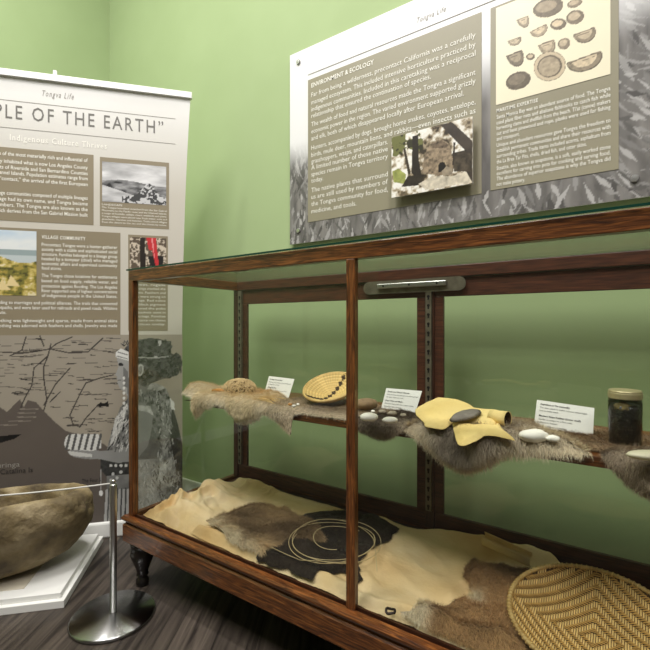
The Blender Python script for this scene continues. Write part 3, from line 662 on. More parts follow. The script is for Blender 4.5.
def pelt(name, poly, to3, colf, label, flow, count=14000, length=.022, lift=.45, width=.0008, step=.010, seg=.02, jit=.004, seed=1, thick=.006, group=None, spread=.35, skin=.8):
    """to3(u, v, ed) -> xyz arrays;  colf(u, v, ed) -> rgb;  flow(u, v) -> (du, dv)"""
    count = int(count*FN); r = np.random.RandomState(seed); P = rough_outline(poly, seg, jit, seed); uv, F = cdt(P, step)
    ed = edge_dist(P, uv[:, 0], uv[:, 1]); V = to3(uv[:, 0], uv[:, 1], ed)
    c0 = colf(uv[:, 0], uv[:, 1], ed)*skin
    loc = tuple(V.mean(0)); loc = (loc[0], loc[1], float(V[:, 2].min())); root = thing(name, loc, label, 'fur pelt', group)
    sk = npmesh('skin', V, F, FUR, root, c0); q = sk.modifiers.new('thickness', 'SOLIDIFY'); q.thickness = .003; q.offset = -1
    xs, ys_ = uv[:, 0], uv[:, 1]; Q = np.c_[r.uniform(xs.min(), xs.max(), count*4), r.uniform(ys_.min(), ys_.max(), count*4)]
    Q = Q[inside(P, Q[:, 0], Q[:, 1])][:count]; u, v = Q[:, 0], Q[:, 1]; e = .004; ed = edge_dist(P, u, v)
    p0 = to3(u, v, ed); edu = edge_dist(P, u+e, v); edv = edge_dist(P, u, v+e)
    pu = (to3(u+e, v, edu)-p0)/e; pv = (to3(u, v+e, edv)-p0)/e; nrm = np.cross(pu, pv); nrm /= np.linalg.norm(nrm, axis=1)[:, None]+1e-9
    fu, fv = flow(u, v); d = pu*fu[:, None]+pv*fv[:, None]; d /= np.linalg.norm(d, axis=1)[:, None]+1e-9
    d = d+r.randn(*d.shape)*spread; L = length*(.6+.6*r.rand(len(u)))[:, None]
    d1 = d+nrm*lift; d1 /= np.linalg.norm(d1, axis=1)[:, None]; d2 = d+nrm*lift*.2+np.array([0, 0, -.15]); d2 /= np.linalg.norm(d2, axis=1)[:, None]
    p1 = p0+d1*L*.5; p2 = p1+d2*L*.5; side = np.cross(d1, nrm+r.randn(*d.shape)*.5); side /= np.linalg.norm(side, axis=1)[:, None]+1e-9; side *= width*.5
    n = len(u); Vv = np.concatenate([p0-side, p0+side, p1-side*.8, p1+side*.8, p2]); i = np.arange(n)
    F4 = np.stack([i, i+n, i+3*n, i+2*n], 1).tolist()+np.stack([i+2*n, i+3*n, i+4*n], 1).tolist()
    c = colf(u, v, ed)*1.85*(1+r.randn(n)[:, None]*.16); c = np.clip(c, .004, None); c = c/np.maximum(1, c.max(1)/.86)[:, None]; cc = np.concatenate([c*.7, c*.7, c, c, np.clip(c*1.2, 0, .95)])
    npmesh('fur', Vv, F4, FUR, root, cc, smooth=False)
    return root
def mixc(c1, c2, t): t = np.clip(t, 0, 1)[:, None]; return np.array(c1)*(1-t)+np.array(c2)*t
# --- case floor: tan hides
DECK = .284
def px_floor(L, z=.315): return [atZ(x, y, z)[:2] for x, y in L]
def clampP(P, x0=X0+.03, x1=X1-.035, y0=Y0+.032, y1=Y1-.045): return [(min(max(a, x0), x1), min(max(b, y0), y1)) for a, b in P]
hp1 = clampP([(-1.70, 1.10), (-1.45, 1.09), (-1.20, 1.095), (-1.0, 1.20), (-.9, 1.45), (-.95, 1.64), (-1.2, 1.645), (-1.45, 1.64), (-1.52, 1.60), (-1.60, 1.58), (-1.66, 1.42), (-1.70, 1.25)])
def z1(x, y, ed):
    n = fbm(x*4.5, y*4.5, 3.1); r_ = 1-np.abs(vnoise(x*8+2*n, y*6, 2.))*3.2
    amp = np.clip((-1.28-x)/.3, 0, 1)
    z = DECK+.010+.012*np.abs(n)+amp*(.018+.058*np.clip(.5+n, 0, 1)*np.clip(r_, 0, 1)+.016*np.clip(1-np.abs(vnoise(x*17+3*n, y*12, 5.))*5, 0, 1))+.03*np.exp(-((x+1.5)**2+(y-1.6)**2)/.006)+.02*np.exp(-((x+1.63)**2+(y-1.42)**2)/.008)
    return DECK+.004+(z-DECK-.004)*np.clip(ed/.03, .15, 1)
hide('buckskin_hide', hp1, z1, HIDE, 'crumpled tan buckskin hide at the left end of the case floor', 'hide', step=.008, seed=3)
hp2 = clampP([(-1.39, 1.10), (-1.1, 1.092), (-.8, 1.092), (-.5, 1.092), (-.1, 1.092), (.40, 1.092), (.41, 1.3), (.40, 1.62), (-.05, 1.63), (-.14, 1.60), (-.19, 1.645), (-.5, 1.645), (-.8, 1.63), (-.98, 1.645), (-1.02, 1.5), (-1.15, 1.36), (-1.30, 1.25), (-1.38, 1.18)])
def z2(x, y, ed):
    n = fbm(x*3, y*3, 8.); f = np.exp(-((y-1.125-.01*np.sin(x*14))/.018)**2)*.020      # rolled front edge
    w_ = np.sin((x*.8+y*2.2)*16+4*n)*.006+np.sin((x*2-y)*11+3*n)*.005
    bk = .045*np.exp(-((y-1.63)/.05)**2)*np.clip((x+.75)/.4, 0, 1)*np.clip((-.1-x)/.1+1, 0, 1)
    z = DECK+.022+.012*n+w_+f+bk+.006*np.clip(1-np.abs(vnoise(x*7+2*n, y*9+x*5, 5.))*6, 0, 1)
    pr_ = np.clip((.21-np.hypot(x+.065, y-1.25))/.06, 0, 1); z = z*(1-pr_)+(DECK+.014)*pr_          # pressed flat under the basket
    return DECK+.010+(z-DECK-.010)*np.clip(ed/.02, .2, 1)
hide('buckskin_hide', hp2, z2, HIDE, 'large pale tan buckskin hide spread under the dark pelt and big basket', 'hide', step=.009, seed=4)
# rolled end of the hide near the basket
rl = MB(); a0 = np.array(atZ(531, 559, .338)); a1 = a0+np.array([-.16, .035, .012]); pts = []
for i in range(14):
    q = i/13*4.6+2.6; 
    for j, t in enumerate((0, .5, 1)): pts.append(tuple(a0*(1-t)+a1*t+np.array([.0, math.cos(q)*(.026-.001*i*.4), math.sin(q)*(.026-.001*i*.4)])))
rl.add(pts, [(i*3+j, i*3+j+1, i*3+j+4, i*3+j+3) for i in range(13) for j in range(2)])
o = rl.build('hide_roll', HIDE, None, smooth=True, solid=.002); tag(o, 'small curled roll of tan hide behind the brown pelt, left of the big basket', 'hide')
def flatpelt(z0, amp, sc, edgeh=.004):
    def f(u, v, ed):
        one = np.ones_like(u)*.5; g_ = np.maximum(z1(u, v, one)*inside(hp1, u, v), z2(u, v, one)*inside(hp2, u, v)); g_ = np.maximum(g_, .300)+(z0-.322)
        return np.c_[u, v, g_+edgeh+amp*(.5+fbm(u*sc, v*sc, 2.))*np.clip(ed/.03, 0, 1)]
    return f
lift1 = .335
P1 = px_floor([(206, 519), (220, 515), (232, 507), (253, 500), (264, 499), (272, 501), (279, 505), (284, 502), (292, 508), (299, 511.5), (309, 514), (316, 520), (325.5, 536.5), (310, 538), (300, 536), (285, 535), (271.5, 545), (262, 554), (255, 558.6), (250, 555), (246, 550), (239, 544), (231, 539), (222, 531), (214, 526)], lift1)
def c1f(u, v, ed):
    n = fbm(u*7, v*7, 5.); base = mixc(srgb(96, 78, 58), srgb(168, 144, 110), .5+n*1.1)
    # pale belly fringe towards the front left edge
    d = 0
    for (x_, y_) in ((212, 523), (222, 532), (231, 540), (240, 549), (246, 553)): q_ = atZ(x_, y_, .335); d = d+1.2*np.exp(-((u-q_[0])**2+(v-q_[1])**2)/.0011)
    d = np.clip(d, 0, 1)
    return base*(1-d[:, None])+np.array(srgb(236, 220, 190))*d[:, None]
P1 = clampP(P1, y0=Y0+.04)
pelt('fur_pelt', P1, flatpelt(.334, .020, 9), c1f, 'grey-brown pelt with a white fringe, overlapping the black pelt on the case floor', lambda u, v: ((u*0+.9), (v*0-.35)), count=30000, length=.022, seed=11, lift=.5, spread=.5)
P2 = px_floor([(256, 558.6), (271.5, 545), (280, 530), (306, 512.5), (325, 510), (343.6, 509), (363, 511.6), (374, 517), (385, 522.6), (399.5, 529.6), (391, 539), (380, 543), (371, 553), (357.4, 567), (363, 581), (355, 584), (349, 577), (341, 575), (328, 573), (318.6, 575), (307.6, 585), (296, 584), (289.6, 580), (288, 569), (280, 568), (271.5, 568)], .312); P2 = clampP(P2, y0=Y0+.032)
pelt('fur_pelt', P2, flatpelt(.326, .012, 8), lambda u, v, ed: mixc(srgb(34, 28, 24), srgb(56, 46, 38), .5+fbm(u*9, v*9, 3.)), 'black fur pelt under the coiled reed', lambda u, v: (u*0+.7, v*0-.7), count=22000, length=.012, seed=12, lift=.3)
P3 = px_floor([(474.6, 554), (479, 560), (487, 564.6), (500, 561), (512, 566), (528, 567), (534, 568), (538, 590), (536, 630), (528, 655), (495, 660), (462, 657), (447, 650), (426, 638.5), (401, 627), (394, 619), (410, 613), (419, 608.5), (437.7, 606), (450, 601), (462, 594.6), (474.6, 588), (470, 580), (463, 574), (466.6, 563.5)], .326)
P3 = clampP(P3, y0=Y0+.035)
def c3f(u, v, ed):
    n = fbm(u*6, v*6, 1.3); b = mixc(srgb(110, 84, 56), srgb(182, 148, 104), .5+n*1.2)
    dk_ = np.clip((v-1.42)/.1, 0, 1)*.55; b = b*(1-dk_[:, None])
    t = 0
    for (x_, y_, w_) in ((399, 619, .0007), (408, 616, .0009), (417, 613, .0007), (472, 590, .0005), (474, 597, .0003)): q_ = atZ(x_, y_, .326); t = t+1.3*np.exp(-((u-q_[0])**2+(v-q_[1])**2)/w_)
    t = np.clip(t, 0, 1)
    return b*(1-t[:, None])+np.array(srgb(238, 222, 192))*t[:, None]
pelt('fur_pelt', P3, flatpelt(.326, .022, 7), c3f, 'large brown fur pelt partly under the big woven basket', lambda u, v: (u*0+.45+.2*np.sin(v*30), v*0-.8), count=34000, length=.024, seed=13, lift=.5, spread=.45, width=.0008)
# coiled reed
rd = MB()
def ring(cx, cy, r, z, tilt, a0=0, a1=360, squash=1., ph=0):
    P = []
    n = 64
    for i in range(n+1):
        q = math.radians(a0+(a1-a0)*i/n); rr = r*(1+.03*math.sin(3*q+ph)); P.append((cx+rr*math.cos(q), cy+rr*squash*math.sin(q), z+.006*math.sin(2*q+ph)+tilt*math.cos(q)))
    rd.tube(P, .0013, 6)
c_ = atZ(331, 541, .345)
ring(c_[0], c_[1], .150, .350, .004, -200, 168, ph=.5); ring(c_[0]+.008, c_[1]+.006, .142, .354, -.004, 10, 380, ph=2); ring(c_[0]+.02, c_[1]+.01, .155, .348, .002, -170, 120, ph=4); ring(c_[0]+.012, c_[1]+.028, .088, .354, .003, 60, 300, ph=1)
for A_, B_ in (((271, 547), (300, 560)), ((374, 535), (377, 571)), ((300, 560), (362, 563))): rd.tube([atZ(*A_, .352), atZ((A_[0]+B_[0])/2, (A_[1]+B_[1])/2+.5, .349), atZ(*B_, .346)], .0012, 6)
o = rd.build('reed_coil', REED, None, smooth=True); tag(o, 'loose coil of thin pale reed resting on the black pelt', 'reed coil')
# small dark ring charm on hide
c_ = Vector(atZ(390.5, 611, .330)); mb = MB(); mb.tube([c_+Vector((.012*math.cos(q/16*6.283), .012*math.sin(q/16*6.283), .002*math.sin(q))) for q in range(16)], .0035, 8, closed=True)
o = mb.build('leather_loop', flat('dark_leather', srgb(40, 28, 18), rough=.7), None, smooth=True); tag(o, 'small dark leather loop on the tan hide beside the brown pelt', 'loop')

# ================================================================== big twill-woven basket
bc = (-.065, 1.273); br_ = .192
bk = thing('woven_basket', (bc[0], bc[1], .33), 'large round twill-woven straw tray basket at the right of the case floor', 'basket')
TLT = .03
def bowl(x, y, o=0.):            # height of the bowl over its base for local x,y
    r = np.hypot(x, y)/br_; return .326+.049*r**2.2+.154*y+.015*x+o
N_ = 72; pitch = 2*br_/N_; V = []; Fc = []; Cc = []
def strip(P0, P1, hw, cols, axis):
    n = 6; base = len(V)
    for i in range(n+1):
        t = i/n; x = P0[0]*(1-t)+P1[0]*t; y = P0[1]*(1-t)+P1[1]*t; h = .0034*math.sin(math.pi*min(max(t, .0), 1))**.6-.0012
        for s_ in (-1, 0, 1):
            xx = x+(hw*s_ if axis == 'y' else 0); yy = y+(hw*s_ if axis == 'x' else 0)
            V.append((bc[0]+xx, bc[1]+yy, float(bowl(xx, yy))+h-(.0012 if s_ else 0))); Cc.append(cols)
    for i in range(n):
        for j in range(2): a = base+i*3+j; Fc.append((a, a+1, a+4, a+3))
def over(i, j):
    a = abs(i-N_/2+.5); b = abs(j-N_/2+.5)
    return ((int(a)+int(b)) % 6) < 3 
for i in range(N_):
    j = 0
    while j < N_:
        x = (i-N_/2+.5)*pitch; 
        if over(i, j):            # vertical strand floats above here
            j2 = j
            while j2 < N_ and over(i, j2): j2 += 1
            ya = (j-N_/2)*pitch-.15*pitch; yb = (j2-N_/2)*pitch+.15*pitch; ym = (ya+yb)/2
            if math.hypot(x, ym) < br_*.985:
                v = .82+.3*rng.rand(); strip((x, ya), (x, yb), pitch*.36, tuple(np.array(srgb(226, 190, 122))*v), 'y')
            j = j2
        else: j += 1
for j in range(N_):
    i = 0
    while i < N_:
        y = (j-N_/2+.5)*pitch
        if not over(i, j):
            i2 = i
            while i2 < N_ and not over(i2, j): i2 += 1
            xa = (i-N_/2)*pitch-.15*pitch; xb = (i2-N_/2)*pitch+.15*pitch; xm = (xa+xb)/2
            if math.hypot(xm, y) < br_*.985:
                v = .8+.3*rng.rand(); strip((xa, y), (xb, y), pitch*.36, tuple(np.array(srgb(190, 148, 80))*v), 'x')
            i = i2
        else: i += 1
npmesh('weave', np.array(V), Fc, BAS, bk, np.array(Cc))
mb = MB(); NR = 24; NA = 72
for i in range(NR+1):
    for k in range(NA):
        r = br_*i/NR; q = 2*math.pi*k/NA; x, y = r*math.cos(q), r*math.sin(q); mb.v.append((bc[0]+x, bc[1]+y, float(bowl(x, y))-.003)); mb.c.append((0, 0, 0))
mb.f = [(i*NA+k, i*NA+(k+1) % NA, (i+1)*NA+(k+1) % NA, (i+1)*NA+k) for i in range(NR) for k in range(NA)]
mb.build('bowl_backing', STRAWD, bk, smooth=True, solid=.003)
mb = MB(); rim = [(bc[0]+br_*math.cos(q), bc[1]+br_*math.sin(q), float(bowl(br_*math.cos(q), br_*math.sin(q)))+.002) for q in np.linspace(0, 2*math.pi, 121)[:-1]]
mb.tube(rim, .0052, 8, closed=True); rm = mb.build('rim', RIMS, bk, smooth=True)
mb = MB()
for k in range(96):
    q = 2*math.pi*k/96; P = []
    for s_ in range(9):
        a = 2*math.pi*s_/8; qq = q+.012*s_/8; rr = br_+.0060*math.cos(a); P.append((bc[0]+rr*math.cos(qq), bc[1]+rr*math.sin(qq), float(bowl(br_*math.cos(qq), br_*math.sin(qq)))+.002+.0060*math.sin(a)))
    mb.tube(P, .0016, 5)
mb.build('rim_lashing', STRAW, rm, smooth=True)

# ================================================================== shelf goods
ZS = SHT+.006
def hang(am=.022):                 # u = x along shelf, v = y on top, running on down the front below SF
    def f(u, v, ed):
        s_ = SF-v; rad = .022; y = np.where(s_ <= 0, v, 0.); z = np.where(s_ <= 0, ZS, 0.)
        ang = np.clip(s_/rad, 0, math.pi/2); on = s_ > 0
        y = np.where(on, SF-rad*np.sin(ang)-.012*np.sin(np.clip(s_-rad*1.5, 0, .2)*12), y); z = np.where(on, ZS-rad*(1-np.cos(ang))-np.clip(s_-rad*math.pi/2, 0, 1), z)
        n = fbm(u*9, v*9, 6.)*.5+.5; bulge = (.008+am*n)*np.clip(ed/.03, 0, 1)
        z = z+(.034*np.exp(-((u+1.61)**2/.0035+(v-1.33)**2/.004)) if am > .04 else 0)+bulge*np.where(on, np.cos(ang), 1); y = y-bulge*np.where(on, np.sin(ang), 0); return np.c_[u, y, z]
    return f
def hv(px, py):                    # photo point on the hanging part -> (u, v)
    p = atY(px, py, SF-.028); s_ = ZS-p[2]; return (p[0], SF-(s_ if s_ > 0 else 0))
down = lambda u, v: (u*0+.15, v*0-1.)
XLs = X0+.06
def furcol(a, b, tip, sc=8, z=1.):
    def f(u, v, ed):
        c = mixc(a, b, .5+1.2*fbm(u*sc, v*sc, z)); t = np.clip(1-ed/.03, 0, 1)*.6; return c*(1-t[:, None])+np.array(tip)*t[:, None]
    return f
PA = [(-1.695, 1.30), (-1.64, 1.27), hv(189, 399), hv(192, 412), hv(196, 421), hv(200, 418), hv(204, 412), hv(213, 407), hv(224, 410), hv(233, 419), hv(242, 426), hv(250, 426), hv(258, 422), hv(265, 415), hv(268, 405), (-1.10, 1.32), (-1.15, 1.42), (-1.35, 1.46), (-1.55, 1.45), (-1.68, 1.40)]
PA = [(max(a, XLs), b) for a, b in PA]
pelt('fur_pelt', PA, hang(.042), furcol(srgb(176, 150, 112), srgb(222, 204, 174), srgb(236, 226, 208), 7, 2.), 'tan and cream pelt hanging over the left end of the shelf', down, count=26000, length=.020, seed=21, lift=.35, width=.0008)
PB = [hv(262, 404), hv(262, 414), hv(270, 421), hv(279, 427), hv(285, 434), hv(291, 438), hv(291, 428), hv(292, 418), hv(300, 411), hv(310, 411), hv(321, 413), hv(332, 411), hv(342, 414), hv(350, 412), (-.60, 1.33), (-.66, 1.50), (-.9, 1.53), (-1.12, 1.50), (-1.16, 1.33)]
pelt('fur_pelt', PB, hang(.016), furcol(srgb(112, 96, 78), srgb(172, 156, 134), srgb(186, 172, 150), 9, 4.), 'thin grey-brown pelt on the shelf under the coiled bowl', down, count=22000, length=.016, seed=22, lift=.3, width=.0008)
PC = [hv(350, 412), hv(352, 428), hv(360, 436), hv(372, 441), hv(383, 444), hv(393, 441), hv(401, 435), hv(409, 427), hv(411, 416), (-.44, 1.33), (-.5, 1.42), (-.66, 1.42), (-.68, 1.30)]
pelt('fur_pelt', PC, hang(.035), furcol(srgb(78, 68, 58), srgb(112, 100, 86), srgb(124, 110, 94), 9, 7.), 'dark grey-brown pelt on the shelf below the white shells and pebbles', down, count=18000, length=.014, seed=23, lift=.35, width=.0008)
PD = [hv(397, 420), hv(402, 430), hv(409, 434), hv(419, 443), hv(430, 452), hv(443, 464), hv(455, 471), hv(468, 474), hv(480, 471), hv(490, 467), hv(500, 461), hv(510, 458), hv(532, 457), hv(550, 457), hv(571, 457), hv(587, 455), hv(590, 450), (-.10, 1.29), (-.16, 1.33), (-.3, 1.45), (-.48, 1.45), (-.50, 1.30)]
pelt('fur_pelt', PD, hang(.036), furcol(srgb(104, 95, 84), srgb(178, 166, 148), srgb(196, 182, 156), 10, 9.), 'long shaggy light grey pelt hanging below the yellow leather', down, count=38000, length=.030, seed=24, lift=.35, width=.0008)
PE = [(-.28, 1.34), (-.12, 1.30), (.02, 1.30), (.10, 1.36), (.08, 1.52), (-.1, 1.54), (-.28, 1.52)]
pelt('fur_pelt', PE, lambda u, v, ed: np.c_[u, v, ZS+.004+.012*(.5+fbm(u*9, v*9))*np.clip(ed/.03, 0, 1)], furcol(srgb(104, 84, 62), srgb(150, 128, 100), srgb(140, 118, 92), 10, 3.), 'brown pelt lying flat on the shelf under the jar and right-hand card', lambda u, v: (u*0-.4, v*0-.9), count=18000, length=.018, seed=25, lift=.3)
PF = [hv(600, 452), hv(604, 462.6), hv(610, 470), hv(617, 476), hv(629, 488.7), hv(640, 496), hv(652, 502), hv(668, 506), hv(690, 500), hv(705, 480), hv(710, 460), (.16, 1.32), (.14, 1.40), (.02, 1.31), (-.04, 1.28)]
pelt('fur_pelt', PF, hang(), furcol(srgb(86, 74, 64), srgb(140, 126, 110), srgb(120, 106, 90), 10, 5.), 'grey-brown pelt hanging off the right part of the shelf in front of the jar', down, count=24000, length=.020, seed=26, lift=.35)
# fibre net ball
c = Vector(slope_at(239, 390, .838, 0, 0)); c = Vector(atY(239.5, 389.5, 1.36)); nb = thing('net_bundle', (c.x, c.y, c.z-.036), 'bundled knotted fibre net on the left end of the shelf', 'net')
mb = MB(); 
def ell(mb, c, rx, ry, rz, nu=20, nv=12, amp=.08, sc=30, ang=0):
    vs = []
    for i in range(nv+1):
        t = math.pi*i/nv
        for k in range(nu):
            q = 2*math.pi*k/nu; x, y, z = math.sin(t)*math.cos(q), math.sin(t)*math.sin(q), math.cos(t)
            s_ = 1+amp*float(fbm(np.array(x*2+c[0]*sc), np.array(y*2+c[1]*sc), z*2+3)); x *= rx*s_; y *= ry*s_
            vs.append((c[0]+x*math.cos(ang)-y*math.sin(ang), c[1]+x*math.sin(ang)+y*math.cos(ang), c[2]+z*rz*s_))
    mb.add(vs, [(i*nu+k, i*nu+(k+1) % nu, (i+1)*nu+(k+1) % nu, (i+1)*nu+k) for i in range(nv) for k in range(nu)])
ell(mb, c, .066, .052, .040, ang=.6, amp=.12); None; mb.build('core', NETD, nb, smooth=True)
mb = MB(); r_ = random.Random(2)
for i in range(1500):
    t = math.acos(r_.uniform(-.6, 1)); q = r_.uniform(0, 6.283); d = Vector((math.sin(t)*math.cos(q), math.sin(t)*math.sin(q), math.cos(t)))
    ax = .6; x, y = d.x*.071, d.y*.057; p = c+Vector((x*math.cos(ax)-y*math.sin(ax), x*math.sin(ax)+y*math.cos(ax), d.z*.045))
    nn = Vector((p-c)).normalized(); tx = nn.orthogonal().normalized(); ty = nn.cross(tx); R_ = r_.uniform(.0022, .0042); a0 = r_.uniform(0, 6)
    mb.tube([p+nn*.002+tx*R_*math.cos(a0+k*.7)+ty*R_*math.sin(a0+k*.7)+nn*.002*math.sin(k*2) for k in range(8)], .0009, 4)
mb.build('netting', NETM, nb, smooth=True)
# orange stick piece & straw
p = Vector(atZ(217, 392.5, ZS+.028)); mb = MB(); mb.tube([p+Vector((-.03, .0, .006)), p+Vector((.0, .012, .008)), p+Vector((.035, .025, .004))], [.005, .009, .004], 8); o = mb.build('wood_piece', ORANGE, None, smooth=True); tag(o, 'small orange-brown wooden piece at the left of the net bundle', 'wood piece')
mb = MB(); r_ = random.Random(9)
for i in range(26):
    x, y = r_.uniform(252, 268), r_.uniform(396.5, 400); a = Vector(atZ(x, y, ZS+.03)); b = a+Vector((r_.uniform(.04, .09), r_.uniform(-.01, .02), r_.uniform(-.006, .006))); mb.tube([a, (a+b)/2+Vector((0, 0, .004)), b], .0011, 4)
o = mb.build('straw_bundle', STRAW, None); tag(o, 'loose straw fibres on the shelf between the net bundle and left card', 'straw', kind='stuff')
# coiled bowl
ctr = Vector((-.940, 1.405, .870)); axv = Vector((.045, -.46, 1)).normalized(); cb = thing('coiled_bowl', (ctr.x, ctr.y, .80), 'small coiled straw bowl with a stepped black band, tilted on the shelf', 'basket')
X = Vector((1, 0, 0)).cross(axv).normalized(); X = (Vector((RT[0], RT[1], 0))-axv*Vector((RT[0], RT[1], 0)).dot(axv)).normalized(); Yv = axv.cross(X)
V = []; Cc = []; nR = 60; nA = 96; R0 = .104
for side in (0, 1):
    for i in range(nR+1):
        rr = R0*i/nR; coil = abs(math.sin(math.pi*i/nR*10))
        for k in range(nA):
            q = 2*math.pi*k/nA; zz = -.045*(1-(i/nR)**2)+(.0028*coil if side == 0 else -.007-.0028*coil)
            V.append(tuple(ctr+X*rr*math.cos(q)+Yv*rr*math.sin(q)+axv*zz))
            ring_i = int(i/nR*10); s1 = (math.degrees(q)-ring_i*10) % 180
            st = (math.degrees(q) % 7.5) < 1.2
            lx = rr/R0*math.cos(q); ly = rr/R0*math.sin(q); qx = math.floor(lx/.15)*.15; dark = abs(ly-(-.34 if qx < -.4 else -.34+(qx+.4)*1.15)) < .10 and side == 0 and ring_i < 9.5
            col = np.array(srgb(62, 44, 28)) if dark else np.array(srgb(222, 190, 122))*(.8 if st else 1)*(.75 if coil < .3 else 1)
            Cc.append(col)
F = []
for s_ in (0, 1):
    o_ = s_*(nR+1)*nA; F += [(o_+i*nA+k, o_+i*nA+(k+1) % nA, o_+(i+1)*nA+(k+1) % nA, o_+(i+1)*nA+k) for i in range(nR) for k in range(nA)]
a_ = nR*nA; b_ = (nR+1)*nA+nR*nA; F += [(a_+k, a_+(k+1) % nA, b_+(k+1) % nA, b_+k) for k in range(nA)]
npmesh('coiled_body', np.array(V), F, BAS, cb, np.array(Cc))
mb = MB(); mb.tube([ctr+X*R0*math.cos(q)+Yv*R0*math.sin(q)-axv*.003 for q in np.linspace(0, 2*math.pi, 61)[:-1]], .0048, 8, closed=True); mb.build('rim', STRAW, cb, smooth=True)
# cards
def card(c4, lines, label, yb=1.41, yt=1.435, big=()):
    bl, br, tr, tl = [Vector(atY(x, y, yy)) for (x, y), yy in zip(c4, (yb, yb, yt, yt))]
    root = thing('label_card', tuple(bl), label, 'card', 'caption cards on the shelf')
    nrm = (br-bl).cross(tl-bl).normalized()
    MB().prism([bl, br, tr, tl], -nrm*.0012).build('card', PAPER, root)
    def to3(a, b, off): return tuple(bl*(1-a)*(1-b)+br*a*(1-b)+tr*a*b+tl*(1-a)*b+nrm*.0008)
    W = (br-bl).length; Hh = (tl-bl).length; ar = W/Hh
    mb = MB(); 
    for (t, b, wd, bold) in lines:
        Vg, Fs = glyphs(t, .02 if bold else 0); xa = min(v[0] for v in Vg); xb = max(v[0] for v in Vg); sx = wd/(xb-xa); sy = .085 if bold else .08
        mb.add([to3(.07+(v[0]-xa)*sx, b+v[1]*sy, 0) for v in Vg], Fs)
    mb.build('card_lettering', KTXT, root)
    for f_ in (.3, .75):
        mb = MB(); p = bl.lerp(br, f_); mb.tube([p+Vector((0, -.012, -.003)), p+Vector((0, -.004, .004)), p+Vector((-.004, -.003, .012)), p+Vector((-.008, -.003, .004)), p+Vector((-.006, .02, .0)), p+Vector((-.002, .035, .004))], .0008, 5); mb.build('wire_stand', STEELB, root)
card([(263.8, 395), (288.6, 397.6), (294.4, 379), (269, 376)], [('Cordage Net and Bowl', .82, .5, 1), ('Plant fiber was twisted into cord and knotted', .68, .86, 0), ('to make nets and bags.', .56, .45, 0), ('Coiled basket', .40, .35, 1), ('Made of juncus and deer grass stems,', .27, .8, 0), ('used to serve and to store.', .14, .6, 0)], 'white caption card leaning between the net bundle and the coiled bowl')
card([(381, 409), (415, 413.6), (422, 391), (386.3, 388)], [('Shells and Beach Stones', .82, .62, 1), ('Shells and stones were gathered on the shore and used', .69, .88, 0), ('for tools, beads and trade.', .57, .5, 0), ('Deer Hide and Blade', .40, .5, 1), ('Hides were cleaned with stone scrapers and then', .27, .84, 0), ('tanned to make clothing.', .14, .5, 0)], 'white caption card standing behind the shells, left of the yellow leather')
card([(533.7, 427), (593, 435.9), (594.4, 408), (537, 399.7)], [('Asphaltum or Tar (naturally)', .84, .52, 1), ('Tar was used to make canoes watertight', .72, .82, 0), ('and to make tools.', .61, .34, 0), ('Modern Rope Rubber (lower shelf)', .42, .72, 1), ('Similar in shape to a fire stick', .30, .58, 0), ('collection basket.', .19, .34, 0), ('Spanish Collection of Artifacts', .06, .5, 0)], 'widest white caption card, standing just left of the dark jar')
# pebbles, shells
def blob(name, px, py, z, rx, ry, rz, m, label, cat, ang=0., amp=.25, group=None, base=None):
    p = Vector(atZ(px, py, z)); mb = MB(); ell(mb, p, rx, ry, rz, 18, 10, amp, 40, ang); o = mb.build(name, m, None, smooth=True); o_ = o
    return tag(o_, label, cat, group)
zc = ZS+.027
blob('shell', 369, 417, zc+.006, .028, .017, .014, SHELL, 'left and larger white shell by the middle post of the case', 'shell', .6, .1)
blob('shell', 390, 420, zc+.004, .024, .013, .010, SHELL, 'smaller white shell right of its neighbour, in front of the middle card', 'shell', .6, .1)
blob('rock', 366, 404, zc+.012, .042, .026, .022, RSTONE, 'brown rock on the shelf just right of the middle post', 'stone', .6, .2)
blob('pebble', 382, 412, zc+.004, .014, .011, .008, PEB, 'round grey pebble directly behind the white shells, leftmost of three', 'stone', .2)
blob('pebble', 392, 413.5, zc+.004, .016, .012, .009, PEB, 'middle and largest of three pebbles at the foot of the middle card', 'stone', .8)
blob('pebble', 403, 415.5, zc+.003, .012, .010, .007, PEB, 'rightmost of three pebbles at the foot of the middle card', 'stone', 1.4)
blob('shell_bead', 373, 411.5, zc+.008, .007, .006, .005, SHELL, 'tiny white bead between the brown rock and the white shells', 'bead')
for k, (x, y, m_, lb) in enumerate(((290, 404.5, ORANGE, 'small reddish bead below the left card'), (294, 406, SHELL, 'small white shell chip below the left card, nearest the bowl'), (298, 404.5, SHELL, 'small white shell chip behind its neighbour, left of the coiled bowl'))):
    blob('shell_chip', x, y, zc+.004, .008, .006, .005, m_, lb, 'bead', k)
blob('shell', 534, 435.5, zc+.004, .038, .020, .017, SHELL, 'broad white shell in front of the right card', 'shell', .5, .25)
blob('shell', 553, 438.5, zc+.002, .017, .011, .008, SHELL, 'small white shell under the left half of the right card', 'shell', .5, .25)
blob('abalone_shell', 648, 455, zc+.004, .046, .022, .010, flat('cream_shell', srgb(226, 218, 192), rough=.45), 'flat cream shell on the shelf in front of the jar at the right edge', 'shell', .55, .12)
